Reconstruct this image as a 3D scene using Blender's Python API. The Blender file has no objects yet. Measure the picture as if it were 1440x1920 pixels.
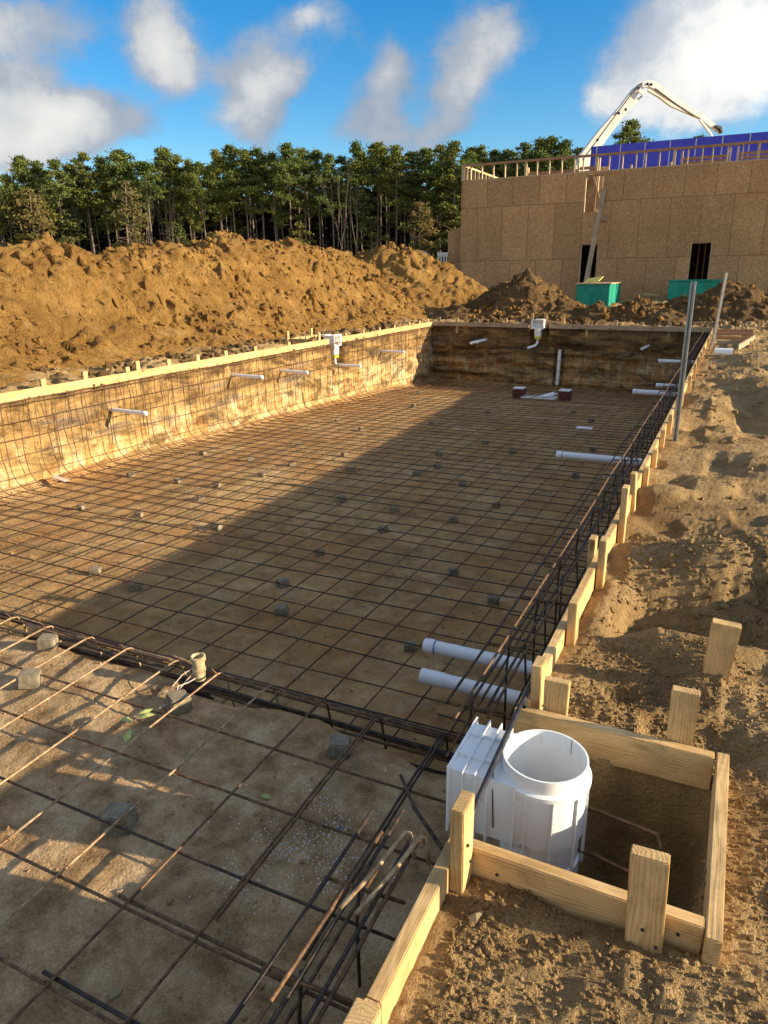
import bpy, bmesh, math, random
import numpy as np
from mathutils import Vector, Matrix
random.seed(7); rng = np.random.default_rng(7)
S = bpy.context.scene
COL = S.collection
R = math.radians

# ---------------------------------------------------------------- camera
F_PX, YAW, PITCH, ROLL, CAM_H = 1330.03, R(25.872), R(18.487), R(-.826), 1.5
def cam_axes():
    fw = Vector((-math.sin(YAW)*math.cos(PITCH), math.cos(YAW)*math.cos(PITCH), -math.sin(PITCH)))
    rt = Vector((math.cos(YAW), math.sin(YAW), 0)); up = rt.cross(fw)
    r = math.cos(ROLL)*rt + math.sin(ROLL)*up; u = -math.sin(ROLL)*rt + math.cos(ROLL)*up
    return r, u, fw
CR, CU, CF = cam_axes()
cam = bpy.data.cameras.new('camera'); camo = bpy.data.objects.new('camera', cam); COL.objects.link(camo)
camo.matrix_world = Matrix(((CR.x, CU.x, -CF.x, 0), (CR.y, CU.y, -CF.y, 0), (CR.z, CU.z, -CF.z, CAM_H), (0, 0, 0, 1)))
cam.sensor_fit = 'HORIZONTAL'; cam.sensor_width = 36; cam.lens = F_PX/1440*36
cam.clip_start = .05; cam.clip_end = 3000
S.camera = camo

# ---------------------------------------------------------------- light
SUN = Vector((1, .21, .292)).normalized()
SUN_EL = math.asin(SUN.z); SUN_AZ = math.atan2(SUN.x, SUN.y)
sl = bpy.data.lights.new('sun', 'SUN'); so = bpy.data.objects.new('sun', sl); COL.objects.link(so)
so.rotation_euler = SUN.to_track_quat('Z', 'Y').to_euler(); so.location = (20, 4, 12)
sl.energy = 5.0; sl.angle = R(.5); sl.color = (1, .83, .58)
S.view_settings.view_transform = 'Standard'; S.view_settings.look = 'None'
S.view_settings.gamma = 1; S.view_settings.exposure = 1.05
W = bpy.data.worlds.new('World'); S.world = W; W.use_nodes = True

class NT:
    """small node helper"""
    def __init__(s, nt): s.nt = nt; s.n = nt.nodes; s.l = nt.links
    def set(s, inp, v):
        if isinstance(v, bpy.types.NodeSocket): s.l.new(v, inp)
        elif v is not None:
            if isinstance(v, (tuple, list)) and len(v) == 3 and inp.type == 'RGBA': v = (*v, 1)
            inp.default_value = v
    def node(s, t, **kw):
        nd = s.n.new(t)
        for k, v in kw.items(): setattr(nd, k, v)
        return nd
    def math(s, op, a, b=None, c=None, clamp=False):
        nd = s.node('ShaderNodeMath', operation=op, use_clamp=clamp)
        s.set(nd.inputs[0], a); s.set(nd.inputs[1], b)
        if c is not None: s.set(nd.inputs[2], c)
        return nd.outputs[0]
    def vmath(s, op, a, b=None):
        nd = s.node('ShaderNodeVectorMath', operation=op); s.set(nd.inputs[0], a); s.set(nd.inputs[1], b)
        return nd.outputs['Value'] if op in ('DOT_PRODUCT', 'LENGTH', 'DISTANCE') else nd.outputs[0]
    def noise(s, vec, scale, detail=4, rough=.55, dist=0, ty='FBM'):
        nd = s.node('ShaderNodeTexNoise'); nd.noise_type = ty
        s.set(nd.inputs['Vector'], vec); nd.inputs['Scale'].default_value = scale
        nd.inputs['Detail'].default_value = detail; nd.inputs['Roughness'].default_value = rough
        nd.inputs['Distortion'].default_value = dist
        return nd.outputs['Fac']
    def voro(s, vec, scale, feature='F1', out='Distance', rnd=1):
        nd = s.node('ShaderNodeTexVoronoi', feature=feature); s.set(nd.inputs['Vector'], vec)
        nd.inputs['Scale'].default_value = scale; nd.inputs['Randomness'].default_value = rnd
        return nd.outputs[out]
    def scale(s, vec, sc, loc=(0, 0, 0), rot=(0, 0, 0)):
        nd = s.node('ShaderNodeMapping'); s.set(nd.inputs['Vector'], vec)
        nd.inputs['Scale'].default_value = sc; nd.inputs['Location'].default_value = loc; nd.inputs['Rotation'].default_value = rot
        return nd.outputs[0]
    def ramp(s, fac, stops, interp='LINEAR'):
        nd = s.node('ShaderNodeValToRGB'); cr = nd.color_ramp; cr.interpolation = interp
        while len(cr.elements) < len(stops): cr.elements.new(.5)
        for e, (p, c) in zip(cr.elements, stops):
            e.position = p; e.color = (c, c, c, 1) if isinstance(c, (int, float)) else (*c, 1)
        s.set(nd.inputs[0], fac); return nd.outputs[0]
    def mix(s, fac, a, b, blend='MIX'):
        nd = s.node('ShaderNodeMix', data_type='RGBA', blend_type=blend)
        s.set(nd.inputs[0], fac); s.set(nd.inputs[6], a); s.set(nd.inputs[7], b); return nd.outputs[2]
    def remap(s, v, a, b, c=0, d=1):
        nd = s.node('ShaderNodeMapRange'); s.set(nd.inputs[0], v)
        for i, q in enumerate((a, b, c, d)): nd.inputs[i+1].default_value = q
        return nd.outputs[0]
    def bump(s, h, strength=.5, dist=.01, normal=None):
        nd = s.node('ShaderNodeBump'); s.set(nd.inputs['Height'], h)
        nd.inputs['Strength'].default_value = strength; nd.inputs['Distance'].default_value = dist
        if normal is not None: s.set(nd.inputs['Normal'], normal)
        return nd.outputs[0]

def mat(name, fn, rough=.8, metal=0, spec=.3):
    m = bpy.data.materials.new(name); m.use_nodes = True; t = NT(m.node_tree); t.n.clear()
    out = t.node('ShaderNodeOutputMaterial'); b = t.node('ShaderNodeBsdfPrincipled')
    t.l.new(b.outputs[0], out.inputs[0])
    tc = t.node('ShaderNodeTexCoord')
    b.inputs['Roughness'].default_value = rough; b.inputs['Metallic'].default_value = metal
    b.inputs['Specular IOR Level'].default_value = spec
    r = fn(t, tc.outputs['Object'], b)
    if r is not None: t.set(b.inputs['Base Color'], r[0])
    if r is not None and len(r) > 1 and r[1] is not None: t.set(b.inputs['Normal'], r[1])
    return m

# ---------------------------------------------------------------- sky with clouds
def build_world():
    t = NT(W.node_tree); t.n.clear()
    out = t.node('ShaderNodeOutputWorld'); bg = t.node('ShaderNodeBackground')
    sky = t.node('ShaderNodeTexSky'); sky.sky_type = 'NISHITA'; sky.sun_disc = False
    sky.sun_elevation = SUN_EL; sky.sun_rotation = SUN_AZ; sky.altitude = 50
    sky.air_density = 1.0; sky.dust_density = .35; sky.ozone_density = 2.5
    tc = t.node('ShaderNodeTexCoord'); d = tc.outputs['Generated']
    sep = t.node('ShaderNodeSeparateXYZ'); t.l.new(d, sep.inputs[0])
    X, Y, Z = sep.outputs
    hs = t.node('ShaderNodeHueSaturation'); hs.inputs['Saturation'].default_value = 1.45; hs.inputs['Value'].default_value = 1.25
    hs.inputs['Hue'].default_value = .503
    t.l.new(sky.outputs[0], hs.inputs['Color'])
    u = t.math('ARCTAN2', X, Y); v = t.math('ARCSINE', Z)
    n1 = t.noise(d, 5.5, 7, .6); n2 = t.noise(t.vmath('ADD', d, (7.1, 3.3, 1.7)), 5.5, 7, .6)
    uu = t.math('ADD', u, t.math('MULTIPLY', t.math('SUBTRACT', n1, .5), .13))
    vv = t.math('ADD', v, t.math('MULTIPLY', t.math('SUBTRACT', n2, .5), .11))
    dens = None
    # blobs: picture point, half width, half height (pixels), weight
    blobs = [(50, 40, 110, 45, .65), (30, 185, 80, 75, 1.0), (150, 215, 70, 42, 1.15), (50, 268, 150, 34, .95), (-140, 150, 90, 120, .9),
             (300, 60, 80, 80, .8), (350, 120, 60, 50, .5), (500, 170, 62, 100, 1.25), (560, 140, 40, 50, .4), (265, 235, 45, 40, .4), (400, 235, 70, 40, .35),
             (560, 20, 40, 30, .55), (620, 50, 40, 60, .4), (720, 130, 40, 60, .6), (710, 205, 50, 60, .5), (880, 110, 90, 90, .65), (850, 170, 60, 40, .5), (950, 60, 60, 50, .45),
             (830, 245, 70, 30, .5), (1280, 50, 105, 80, .85), (1390, 120, 110, 70, .95), (1210, 165, 90, 55, .6), (1130, 210, 60, 45, .4), (1500, 20, 150, 100, .8), (1300, 235, 90, 30, .5), (720, 245, 100, 30, .35)]
    for px, py, w, h, k in blobs:
        dv = (CF + CR*((px-720)/F_PX) + CU*((960-py)/F_PX)).normalized()
        cu, cv = math.atan2(dv.x, dv.y), math.asin(dv.z)
        a = t.math('DIVIDE', t.math('SUBTRACT', uu, cu), w/F_PX*.78/math.cos(cv)); b = t.math('DIVIDE', t.math('SUBTRACT', vv, cv), h/F_PX*.78)
        r2 = t.math('ADD', t.math('MULTIPLY', a, a), t.math('MULTIPLY', b, b))
        g = t.math('MULTIPLY', t.math('POWER', 2.718, t.math('MULTIPLY', r2, -.8)), k)
        dens = g if dens is None else t.math('ADD', dens, g)
    # generic broken cloud added out of frame to neutralise the ambient light
    far = t.math('MULTIPLY', t.remap(t.noise(d, 2.2, 5, .55), .42, .60), t.remap(t.vmath('DOT_PRODUCT', d, tuple(CF)), .72, .30))
    dens = t.math('ADD', dens, far)
    wisp = t.noise(t.scale(d, (1, 1, 1.5)), 12, 10, .66)
    wisp2 = t.noise(d, 4, 3, .5)
    dens = t.math('MULTIPLY', dens, t.remap(wisp2, .3, .7, .75, 1.25))
    dens = t.math('ADD', dens, t.math('MULTIPLY', t.math('SUBTRACT', wisp, .5), .95))
    nds = t.node('ShaderNodeMapRange', interpolation_type='SMOOTHSTEP'); t.set(nds.inputs[0], dens)
    nds.inputs[1].default_value = .20; nds.inputs[2].default_value = .78; nds.inputs[3].default_value = 0; nds.inputs[4].default_value = .97
    alpha = nds.outputs[0]
    # bright thick parts, grey lilac thin parts
    relief = t.math('ADD', t.math('MULTIPLY', t.math('SUBTRACT', dens, .45), .8), t.math('MULTIPLY', t.math('SUBTRACT', t.noise(d, 6.5, 5, .55), .5), 2.6))
    cc = t.ramp(t.remap(relief, -.3, .9), [(0, (2.0, 2.4, 3.05)), (.38, (2.9, 3.15, 3.55)), (.62, (4.4, 4.45, 4.45)), (1, (5.5, 5.4, 5.1))])
    glow = t.remap(t.vmath('DOT_PRODUCT', d, tuple(SUN)), -.05, .85, .95, 2.2)   # sunward brightening painted into the cloud colour to lift the ambient light
    gc = t.node('ShaderNodeCombineXYZ'); t.set(gc.inputs[0], glow); t.set(gc.inputs[1], t.math('POWER', glow, .95)); t.set(gc.inputs[2], t.math('POWER', glow, .86))
    col = t.mix(alpha, hs.outputs[0], t.vmath('MULTIPLY', cc, gc.outputs[0]))
    t.l.new(col, bg.inputs[0]); bg.inputs[1].default_value = .08
    t.l.new(bg.outputs[0], out.inputs[0])
build_world()

# ---------------------------------------------------------------- helpers
def at(px, py, x=None, y=None, z=None):
    d = CF + CR*((px-720)/F_PX) - CU*((py-960)/F_PX)
    k = (z-CAM_H)/d.z if z is not None else (x/d.x if x is not None else y/d.y)
    return Vector((0, 0, CAM_H)) + d*k

def tag(o, label=None, cat=None, group=None, kind=None):
    if label: o['label'] = label
    if cat: o['category'] = cat
    if group: o['group'] = group
    if kind: o['kind'] = kind
    return o
def empty(name, loc=(0, 0, 0), rz=0):
    o = bpy.data.objects.new(name, None); COL.objects.link(o); o.location = loc; o.rotation_euler.z = rz
    o.empty_display_size = .1
    return o
def mesh_obj(name, verts, faces, m, parent=None, smooth=False):
    me = bpy.data.meshes.new(name); me.from_pydata([tuple(v) for v in verts], [], faces); me.update()
    if smooth: me.polygons.foreach_set('use_smooth', [True]*len(me.polygons))
    me.materials.append(m)
    o = bpy.data.objects.new(name, me); COL.objects.link(o)
    if parent: o.parent = parent
    return o
def copy_tree(o, parent=None):
    c = o.copy(); COL.objects.link(c)
    if parent: c.parent = parent
    for ch in list(o.children): copy_tree(ch, c)
    return c

class MB:
    def __init__(s): s.v = []; s.f = []; s.sharp = False
    def add(s, vs, fs):
        b = len(s.v); s.v += [Vector(v) for v in vs]; s.f += [tuple(i+b for i in f) for f in fs]; return s
    def box(s, lo, hi, M=None, bev=0):
        x0, y0, z0 = lo; x1, y1, z1 = hi
        if bev:
            bm = bmesh.new(); bmesh.ops.create_cube(bm, size=1)
            for v in bm.verts: v.co = Vector((x0+(v.co.x+.5)*(x1-x0), y0+(v.co.y+.5)*(y1-y0), z0+(v.co.z+.5)*(z1-z0)))
            bmesh.ops.bevel(bm, geom=bm.edges[:], offset=bev, segments=2, affect='EDGES')
            bm.verts.ensure_lookup_table()
            vs = [v.co.copy() for v in bm.verts]; fs = [[v.index for v in f.verts] for f in bm.faces]; bm.free()
        else:
            vs = [Vector((x, y, z)) for x in (x0, x1) for y in (y0, y1) for z in (z0, z1)]
            fs = [(0, 1, 3, 2), (4, 6, 7, 5), (0, 4, 5, 1), (2, 3, 7, 6), (0, 2, 6, 4), (1, 5, 7, 3)]
        if M is not None: vs = [M @ v for v in vs]
        return s.add(vs, fs)
    def tube(s, pts, r, n=6, cap=True):
        pts = [Vector(p) for p in pts]; rr = r if isinstance(r, (list, tuple)) else [r]*len(pts)
        vs = []; fs = []; s.sharp = s.sharp or n >= 12
        d0 = (pts[1]-pts[0]).normalized(); a = d0.orthogonal().normalized()
        for i, p in enumerate(pts):
            d = (pts[min(i+1, len(pts)-1)] - pts[max(i-1, 0)]).normalized()
            a = (a - d*a.dot(d)).normalized(); b = d.cross(a)
            for k in range(n):
                t = 2*math.pi*k/n; vs.append(p + (a*math.cos(t) + b*math.sin(t))*rr[i])
        for i in range(len(pts)-1):
            for k in range(n):
                k2 = (k+1) % n; fs.append((i*n+k, i*n+k2, (i+1)*n+k2, (i+1)*n+k))
        if cap: fs.append(tuple(range(n))[::-1]); fs.append(tuple((len(pts)-1)*n+k for k in range(n)))
        return s.add(vs, fs)
    def lathe(s, prof, n=32, c=(0, 0, 0), closed=False):
        vs = []; fs = []; m = len(prof); s.sharp = True
        for k in range(n):
            t = 2*math.pi*k/n
            for r, z in prof: vs.append(Vector((c[0]+r*math.cos(t), c[1]+r*math.sin(t), c[2]+z)))
        for k in range(n):
            k2 = (k+1) % n
            for i in range(m-1 if not closed else m):
                j = (i+1) % m; fs.append((k*m+i, k2*m+i, k2*m+j, k*m+j))
        return s.add(vs, fs)
    def prism(s, poly, z0, z1):   # poly xy list, ccw
        n = len(poly); vs = [Vector((x, y, z0)) for x, y in poly]+[Vector((x, y, z1)) for x, y in poly]
        fs = [tuple(range(n))[::-1], tuple(range(n, 2*n))]+[(i, (i+1) % n, n+(i+1) % n, n+i) for i in range(n)]
        return s.add(vs, fs)
    def obj(s, name, m, parent=None, smooth=False, offset=None):
        vs = s.v if offset is None else [v-Vector(offset) for v in s.v]
        o = mesh_obj(name, vs, s.f, m, parent, smooth)
        if smooth and s.sharp: o.data.set_sharp_from_angle(angle=R(38))
        if offset is not None: o.location = offset
        return o

# numpy value noise
def _h(ix, iy, iz, seed):
    n = (ix*374761393 + iy*668265263 + iz*2147483647 + seed*1274126177) & 0xffffffff
    n = ((n ^ (n >> 13))*1274126177) & 0xffffffff
    n = ((n ^ (n >> 15))*2246822519) & 0xffffffff
    return ((n ^ (n >> 16)) & 0xffffff)/16777215.0
def vnoise(x, y, z=None, seed=0):
    x = np.asarray(x, float); y = np.asarray(y, float); z = np.zeros_like(x) if z is None else np.asarray(z, float)
    ix, iy, iz = np.floor(x).astype(np.int64), np.floor(y).astype(np.int64), np.floor(z).astype(np.int64)
    fx, fy, fz = x-ix, y-iy, z-iz
    fx, fy, fz = [f*f*f*(f*(f*6-15)+10) for f in (fx, fy, fz)]
    def L(a, b, t): return a+(b-a)*t
    r = [[[_h(ix+i, iy+j, iz+k, seed) for k in (0, 1)] for j in (0, 1)] for i in (0, 1)]
    return L(L(L(r[0][0][0], r[1][0][0], fx), L(r[0][1][0], r[1][1][0], fx), fy),
             L(L(r[0][0][1], r[1][0][1], fx), L(r[0][1][1], r[1][1][1], fx), fy), fz)*2-1
def fbm(x, y, z=None, oct=4, seed=0, gain=.5, ridged=False):
    s = 0; a = 1; t = 0; c, sn = .8, .6
    for o in range(oct):
        n = vnoise(x, y, z, seed+o*17)
        if ridged: n = 1-2*np.abs(n)
        s = s+a*n; t += a; a *= gain
        x, y = (c*x-sn*y)*2.03+5.3, (sn*x+c*y)*2.03-1.7
        if z is not None: z = z*2.03+3.1
    return s/t
def sstep(a, b, x):
    t = np.clip((x-a)/(b-a), 0, 1); return t*t*(3-2*t)
def grid_obj(name, P, m, keep=None, smooth=True):
    """P: (nx, ny, 3) array"""
    nx, ny, _ = P.shape
    idx = np.arange(nx*ny).reshape(nx, ny)
    q = np.stack([idx[:-1, :-1], idx[1:, :-1], idx[1:, 1:], idx[:-1, 1:]], -1).reshape(-1, 4)
    V = P.reshape(-1, 3)
    if keep is not None:
        q = q[keep[:-1, :-1].reshape(-1)]
        used = np.unique(q); rm = np.full(nx*ny, -1); rm[used] = np.arange(len(used)); q = rm[q]; V = V[used]
    return np_mesh(name, V, q, m, smooth)
def np_mesh(name, V, q, m, smooth=True, parent=None):
    me = bpy.data.meshes.new(name); k = q.shape[1]
    me.vertices.add(len(V)); me.vertices.foreach_set('co', V.astype(np.float32).ravel())
    me.loops.add(q.size); me.loops.foreach_set('vertex_index', q.astype(np.int32).ravel())
    me.polygons.add(len(q)); me.polygons.foreach_set('loop_start', np.arange(0, q.size, k, dtype=np.int32))
    me.polygons.foreach_set('loop_total', np.full(len(q), k, dtype=np.int32))
    me.polygons.foreach_set('use_smooth', np.full(len(q), smooth))
    me.update(calc_edges=True); me.validate(); me.materials.append(m)
    o = bpy.data.objects.new(name, me); COL.objects.link(o)
    if parent: o.parent = parent
    return o

# ---------------------------------------------------------------- materials
def soil(name, dark, mid, light, grain=1.0, sc=1.0, extra=None, bd=.012, st=.8, gh=.22):
    def fn(t, c, b):
        n1 = t.noise(c, 1.1*sc, 5, .6); n2 = t.noise(c, 7*sc, 6, .65); n3 = t.noise(c, 45, 4, .7)
        f = t.math('ADD', t.math('MULTIPLY', n1, .45), t.math('MULTIPLY', n2, .38)); f = t.math('ADD', f, t.math('MULTIPLY', n3, .17))
        col = t.ramp(f, [(.34, dark), (.5, mid), (.66, light)])
        spk = t.ramp(t.noise(c, 210, 2, .5), [(.3, .72), (.5, 1.0), (.72, 1.25)])
        col = t.mix(.8*grain if grain < 1.2 else .95, col, spk, 'MULTIPLY')
        if extra: col = extra(t, c, col)
        h = t.math('ADD', t.math('MULTIPLY', t.noise(c, 14*sc, 6, .68), 1.0), t.math('MULTIPLY', t.noise(c, 130, 3, .7), gh*grain))
        h = t.math('ADD', h, t.math('MULTIPLY', t.voro(c, 60), -.14*grain))
        return col, t.bump(h, st, bd*3)
    return mat(name, fn, rough=.95, spec=.12)
def ext_ground(t, c, col):
    m = t.ramp(t.noise(c, 2.6, 4, .6), [(.5, 0.0), (.62, 1.0)])
    return t.mix(t.math('MULTIPLY', m, .45), col, (.15, .088, .036))
M_GROUND = soil('sandy_soil', (.22, .132, .053), (.40, .262, .118), (.57, .395, .195), 1.5, 1, ext_ground, .012, 1.0, .42)
def ext_heap(t, c, col):
    m = t.ramp(t.noise(t.scale(c, (1, .7, 1)), 1.3, 6, .68, .5), [(.46, 0.0), (.60, 1.0)])
    col = t.mix(t.math('MULTIPLY', m, .45), col, (.20, .105, .036))
    m = t.ramp(t.noise(t.scale(c, (1, 1, 1), (5, 3, 1)), 2.6, 6, .7), [(.57, 0.0), (.66, 1.0)])
    return t.mix(t.math('MULTIPLY', m, .5), col, (.45, .30, .14))
def ext_dull(t, c, col):
    col = ext_heap(t, c, col)
    return t.mix(.5, col, (.14, .085, .04))
M_HEAP = soil('orange_spoil', (.175, .090, .025), (.36, .198, .055), (.54, .325, .108), 1.0, 1, ext_heap, .045, 1.0)
M_HEAP2 = soil('brown_spoil', (.13, .075, .028), (.25, .15, .06), (.38, .25, .11), 1.0, 1, ext_dull, .045, 1.0)
def ext_floor(t, c, col):
    m = t.ramp(t.noise(c, .9, 5, .65, .4), [(.42, 0.0), (.6, 1.0)])
    col = t.mix(t.math('MULTIPLY', m, .5), col, (.40, .19, .065))
    m2 = t.ramp(t.noise(t.scale(c, (1, 1, 1), (4, 9, 0)), 2.3, 5, .7), [(.58, 0.0), (.7, 1.0)])
    col = t.mix(t.math('MULTIPLY', m2, .5), col, (.52, .41, .27))
    m3 = t.ramp(t.noise(t.scale(c, (1, 1, 1), (14, 2, 0)), 5.5, 5, .7), [(.6, 0.0), (.7, 1.0)])
    col = t.mix(t.math('MULTIPLY', m3, .6), col, (.14, .085, .045))
    col = t.mix(.75, col, t.ramp(t.noise(c, 3.3, 7, .72), [(.32, .55), (.5, 1.0), (.68, 1.3)]), 'MULTIPLY')
    sp = t.node('ShaderNodeSeparateXYZ'); t.l.new(c, sp.inputs[0])       # the shelf is cut in paler, greyer sand
    sand = t.ramp(t.noise(c, 5.5, 8, .72), [(.34, (.21, .122, .055)), (.5, (.42, .270, .135)), (.64, (.58, .41, .23))])
    sand = t.mix(.9, sand, t.ramp(t.noise(c, 150, 4, .75), [(.32, .6), (.5, 1.0), (.66, 1.35)]), 'MULTIPLY')
    return t.mix(t.remap(sp.outputs[1], 2.50, 2.40), col, sand)
M_FLOOR = soil('packed_clay', (.23, .128, .050), (.41, .255, .108), (.56, .385, .19), .9, 1, ext_floor, .010, .9, .38)
def wall_mat(name, k=1.0):
    def fn(t, c, b):
        sep = t.node('ShaderNodeSeparateXYZ'); t.l.new(c, sep.inputs[0]); z = sep.outputs[2]
        st = t.scale(c, (.35, .35, 2.2))
        w = t.math('ADD', z, t.math('MULTIPLY', t.math('SUBTRACT', t.noise(st, 1.2, 5, .6), .5), .9))
        col = t.ramp(t.remap(w, -1.75, -.1), [(0, (.50, .32, .13)), (.22, (.55, .39, .175)), (.36, (.47, .31, .12)), (.52, (.41, .26, .10)), (.7, (.32, .19, .07)), (.86, (.37, .23, .09)), (1, (.17, .095, .042))])
        n2 = t.noise(c, 4.5, 8, .72)
        col = t.mix(.65, col, t.ramp(n2, [(.3, .6), (.5, 1), (.7, 1.35)]), 'MULTIPLY')
        # rusty mottles and pale lime smears low on the cut
        lo = t.remap(z, -.75, -1.25)
        m1 = t.math('MULTIPLY', t.ramp(t.noise(t.scale(c, (1, 1, .6)), 4, 6, .72), [(.50, 0), (.58, 1)]), lo)
        col = t.mix(t.math('MULTIPLY', m1, .55), col, (.56, .19, .035))
        m2 = t.math('MULTIPLY', t.ramp(t.noise(t.scale(c, (1, 1, .4), (3, 5, 1)), 3.4, 7, .75), [(.50, 0), (.60, 1)]), t.remap(z, -.6, -1.0))
        col = t.mix(t.math('MULTIPLY', m2, .75), col, (.68, .56, .34))
        # grey clay streaks
        m3 = t.ramp(t.noise(t.scale(c, (.3, .3, 2.0), (1, 2, 7)), 2.2, 6, .68), [(.53, 0), (.61, 1)])
        m3 = t.math('MULTIPLY', m3, t.ramp(t.remap(z, -1.2, -.3), [(0, 0), (.3, 1), (.75, 1), (1, 0)]))
        col = t.mix(t.math('MULTIPLY', m3, .75), col, (.17, .14, .11))
        m4 = t.ramp(t.noise(t.scale(c, (1, 1, .5), (9, 2, 7)), 3.2, 6, .7), [(.6, 0), (.68, 1)])
        col = t.mix(t.math('MULTIPLY', m4, .45), col, (.13, .07, .03))
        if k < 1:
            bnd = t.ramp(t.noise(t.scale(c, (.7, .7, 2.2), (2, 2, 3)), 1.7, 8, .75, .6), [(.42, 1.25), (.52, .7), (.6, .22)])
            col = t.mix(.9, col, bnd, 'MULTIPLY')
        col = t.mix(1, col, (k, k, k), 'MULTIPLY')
        h = t.math('ADD', t.noise(t.scale(c, (1, 1, .8)), 11, 7, .7), t.math('MULTIPLY', t.noise(c, 80, 3, .7), .2))
        return col, t.bump(h, .9, .05)
    return mat(name, fn, rough=.93, spec=.15)
M_WALL = wall_mat('cut_earth', .97)
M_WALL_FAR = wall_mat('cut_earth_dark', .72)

def wood(name, c0, c1, c2, weather=0.0):
    def fn(t, c, b):
        oi = t.node('ShaderNodeObjectInfo'); rnd = oi.outputs['Random']
        off = t.node('ShaderNodeCombineXYZ'); t.set(off.inputs[0], t.math('MULTIPLY', rnd, 37.0)); t.set(off.inputs[1], t.math('MULTIPLY', rnd, .02))
        cc = t.vmath('ADD', c, off.outputs[0])
        # rings around a pith line running along X
        sp = t.node('ShaderNodeSeparateXYZ'); t.l.new(t.vmath('ADD', cc, (0, .012, .07)), sp.inputs[0])
        wob = t.noise(t.scale(cc, (1.6, 9, 9)), 1.0, 3, .5)
        rr = t.math('SQRT', t.math('ADD', t.math('MULTIPLY', sp.outputs[1], sp.outputs[1]), t.math('MULTIPLY', sp.outputs[2], sp.outputs[2])))
        ring = t.math('SINE', t.math('MULTIPLY', t.math('ADD', rr, t.math('MULTIPLY', wob, .075)), 720))
        fib = t.noise(t.scale(cc, (3, 260, 260)), 1, 3, .6)
        blot = t.noise(t.scale(cc, (1.5, 8, 8)), 1.3, 4, .6)
        f = t.math('ADD', t.math('MULTIPLY', t.remap(ring, -1, 1), .22), t.math('MULTIPLY', fib, .42)); f = t.math('ADD', f, t.math('MULTIPLY', blot, .5))
        col = t.ramp(f, [(.3, c2), (.55, c1), (.8, c0)])
        # knots
        kn = t.voro(t.scale(cc, (1.9, 5, 5)), 1.35)
        k = t.ramp(kn, [(.06, 1), (.14, 0)])
        col = t.mix(t.math('MULTIPLY', k, .75), col, (.13, .06, .02))
        stn = t.ramp(t.noise(t.scale(cc, (2.2, 5, 5), (3, 1, 2)), 1.6, 5, .7), [(.35, .55), (.52, .95), (.75, 1.12)])
        col = t.mix(.8, col, stn, 'MULTIPLY')
        spots = t.ramp(t.voro(t.scale(cc, (1, 1, 1), (2, 2, 2)), 34), [(.05, 1), (.10, 0)])
        col = t.mix(t.math('MULTIPLY', t.math('MULTIPLY', spots, t.ramp(t.noise(cc, 5, 3, .6), [(.5, 0), (.6, 1)])), .7), col, (.20, .12, .05))
        dirt = t.ramp(t.noise(cc, 8, 6, .75), [(.52, 0), (.68, 1)])
        col = t.mix(t.math('MULTIPLY', dirt, .45+weather), col, (.20, .13, .065))
        col = t.mix(.25, col, t.ramp(rnd, [(0, .72), (1, 1.2)]), 'MULTIPLY')
        return col, t.bump(t.math('ADD', fib, t.math('MULTIPLY', ring, .15)), .35, .003)
    return mat(name, fn, rough=.72, spec=.25)
M_WOOD = wood('pine_lumber', (.72, .50, .24), (.62, .40, .17), (.45, .26, .09))
M_WOOD2 = wood('dull_lumber', (.50, .40, .27), (.42, .32, .20), (.30, .21, .11), .2)

def rust(name, a, b_, c_, metal=.35, rough=.6):
    def fn(t, c, b):
        n = t.noise(c, 30, 5, .7); col = t.ramp(n, [(.38, a), (.52, b_), (.68, c_)])
        wv = t.node('ShaderNodeTexWave', wave_type='BANDS', bands_direction='DIAGONAL'); t.set(wv.inputs[0], c); wv.inputs['Scale'].default_value = 110
        return col, t.bump(t.math('ADD', wv.outputs['Fac'], n), .4, .0015)
    return mat(name, fn, rough=rough, metal=metal, spec=.4)
M_STEEL = rust('rebar_steel', (.032, .025, .022), (.065, .047, .035), (.15, .085, .045))
M_RUST = rust('rusty_rebar', (.08, .042, .022), (.15, .082, .038), (.27, .155, .075), .2)
M_PALEBAR = rust('muddy_rebar', (.22, .13, .06), (.36, .24, .13), (.50, .37, .22), .1)
M_TIE = rust('tie_wire', (.14, .06, .02), (.28, .12, .04), (.4, .2, .08), .2)
M_WIREY = mat('pale_wire', lambda t, c, b: ((.55, .45, .38), None), .5)
M_PINK = mat('copper_wire', lambda t, c, b: ((.50, .26, .22), None), .4, .4)

def pvc(t, c, b):
    n = t.noise(c, 9, 5, .7); d = t.ramp(t.noise(c, 26, 5, .75), [(.60, 0), (.74, 1)])
    col = t.mix(t.ramp(n, [(.4, 0), (.7, .5)]), (.86, .87, .87), (.76, .75, .71))
    return t.mix(t.math('MULTIPLY', d, .35), col, (.42, .33, .2)), t.bump(n, .06, .004)
M_PVC = mat('white_pvc', pvc, .33, 0, .5)
M_PVCW = mat('skimmer_plastic', lambda t, c, b: (t.mix(t.ramp(t.noise(c, 22, 6, .8), [(.56, 0), (.74, .5)]), (.84, .84, .82), (.55, .48, .36)), t.bump(t.noise(c, 150, 2, .5), .12, .002)), .38, 0, .5)
M_PVCIN = mat('pipe_bore_shade', lambda t, c, b: ((.03, .03, .03), None), .8)  # near-black colour stands in for shade inside the white pipe
M_BLUEBAND = mat('blue_primer', lambda t, c, b: ((.03, .09, .42), None), .5)
M_PRINT = mat('blue_print', lambda t, c, b: ((.16, .26, .50), None), .6)
M_TOPBAR = mat('coated_bar', lambda t, c, b: (t.ramp(t.noise(c, 40, 3, .6), [(.4, (.020, .022, .03)), (.65, (.05, .048, .05))]), t.bump(t.noise(c, 180, 2, .5), .6, .002)), .45, .2)
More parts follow.
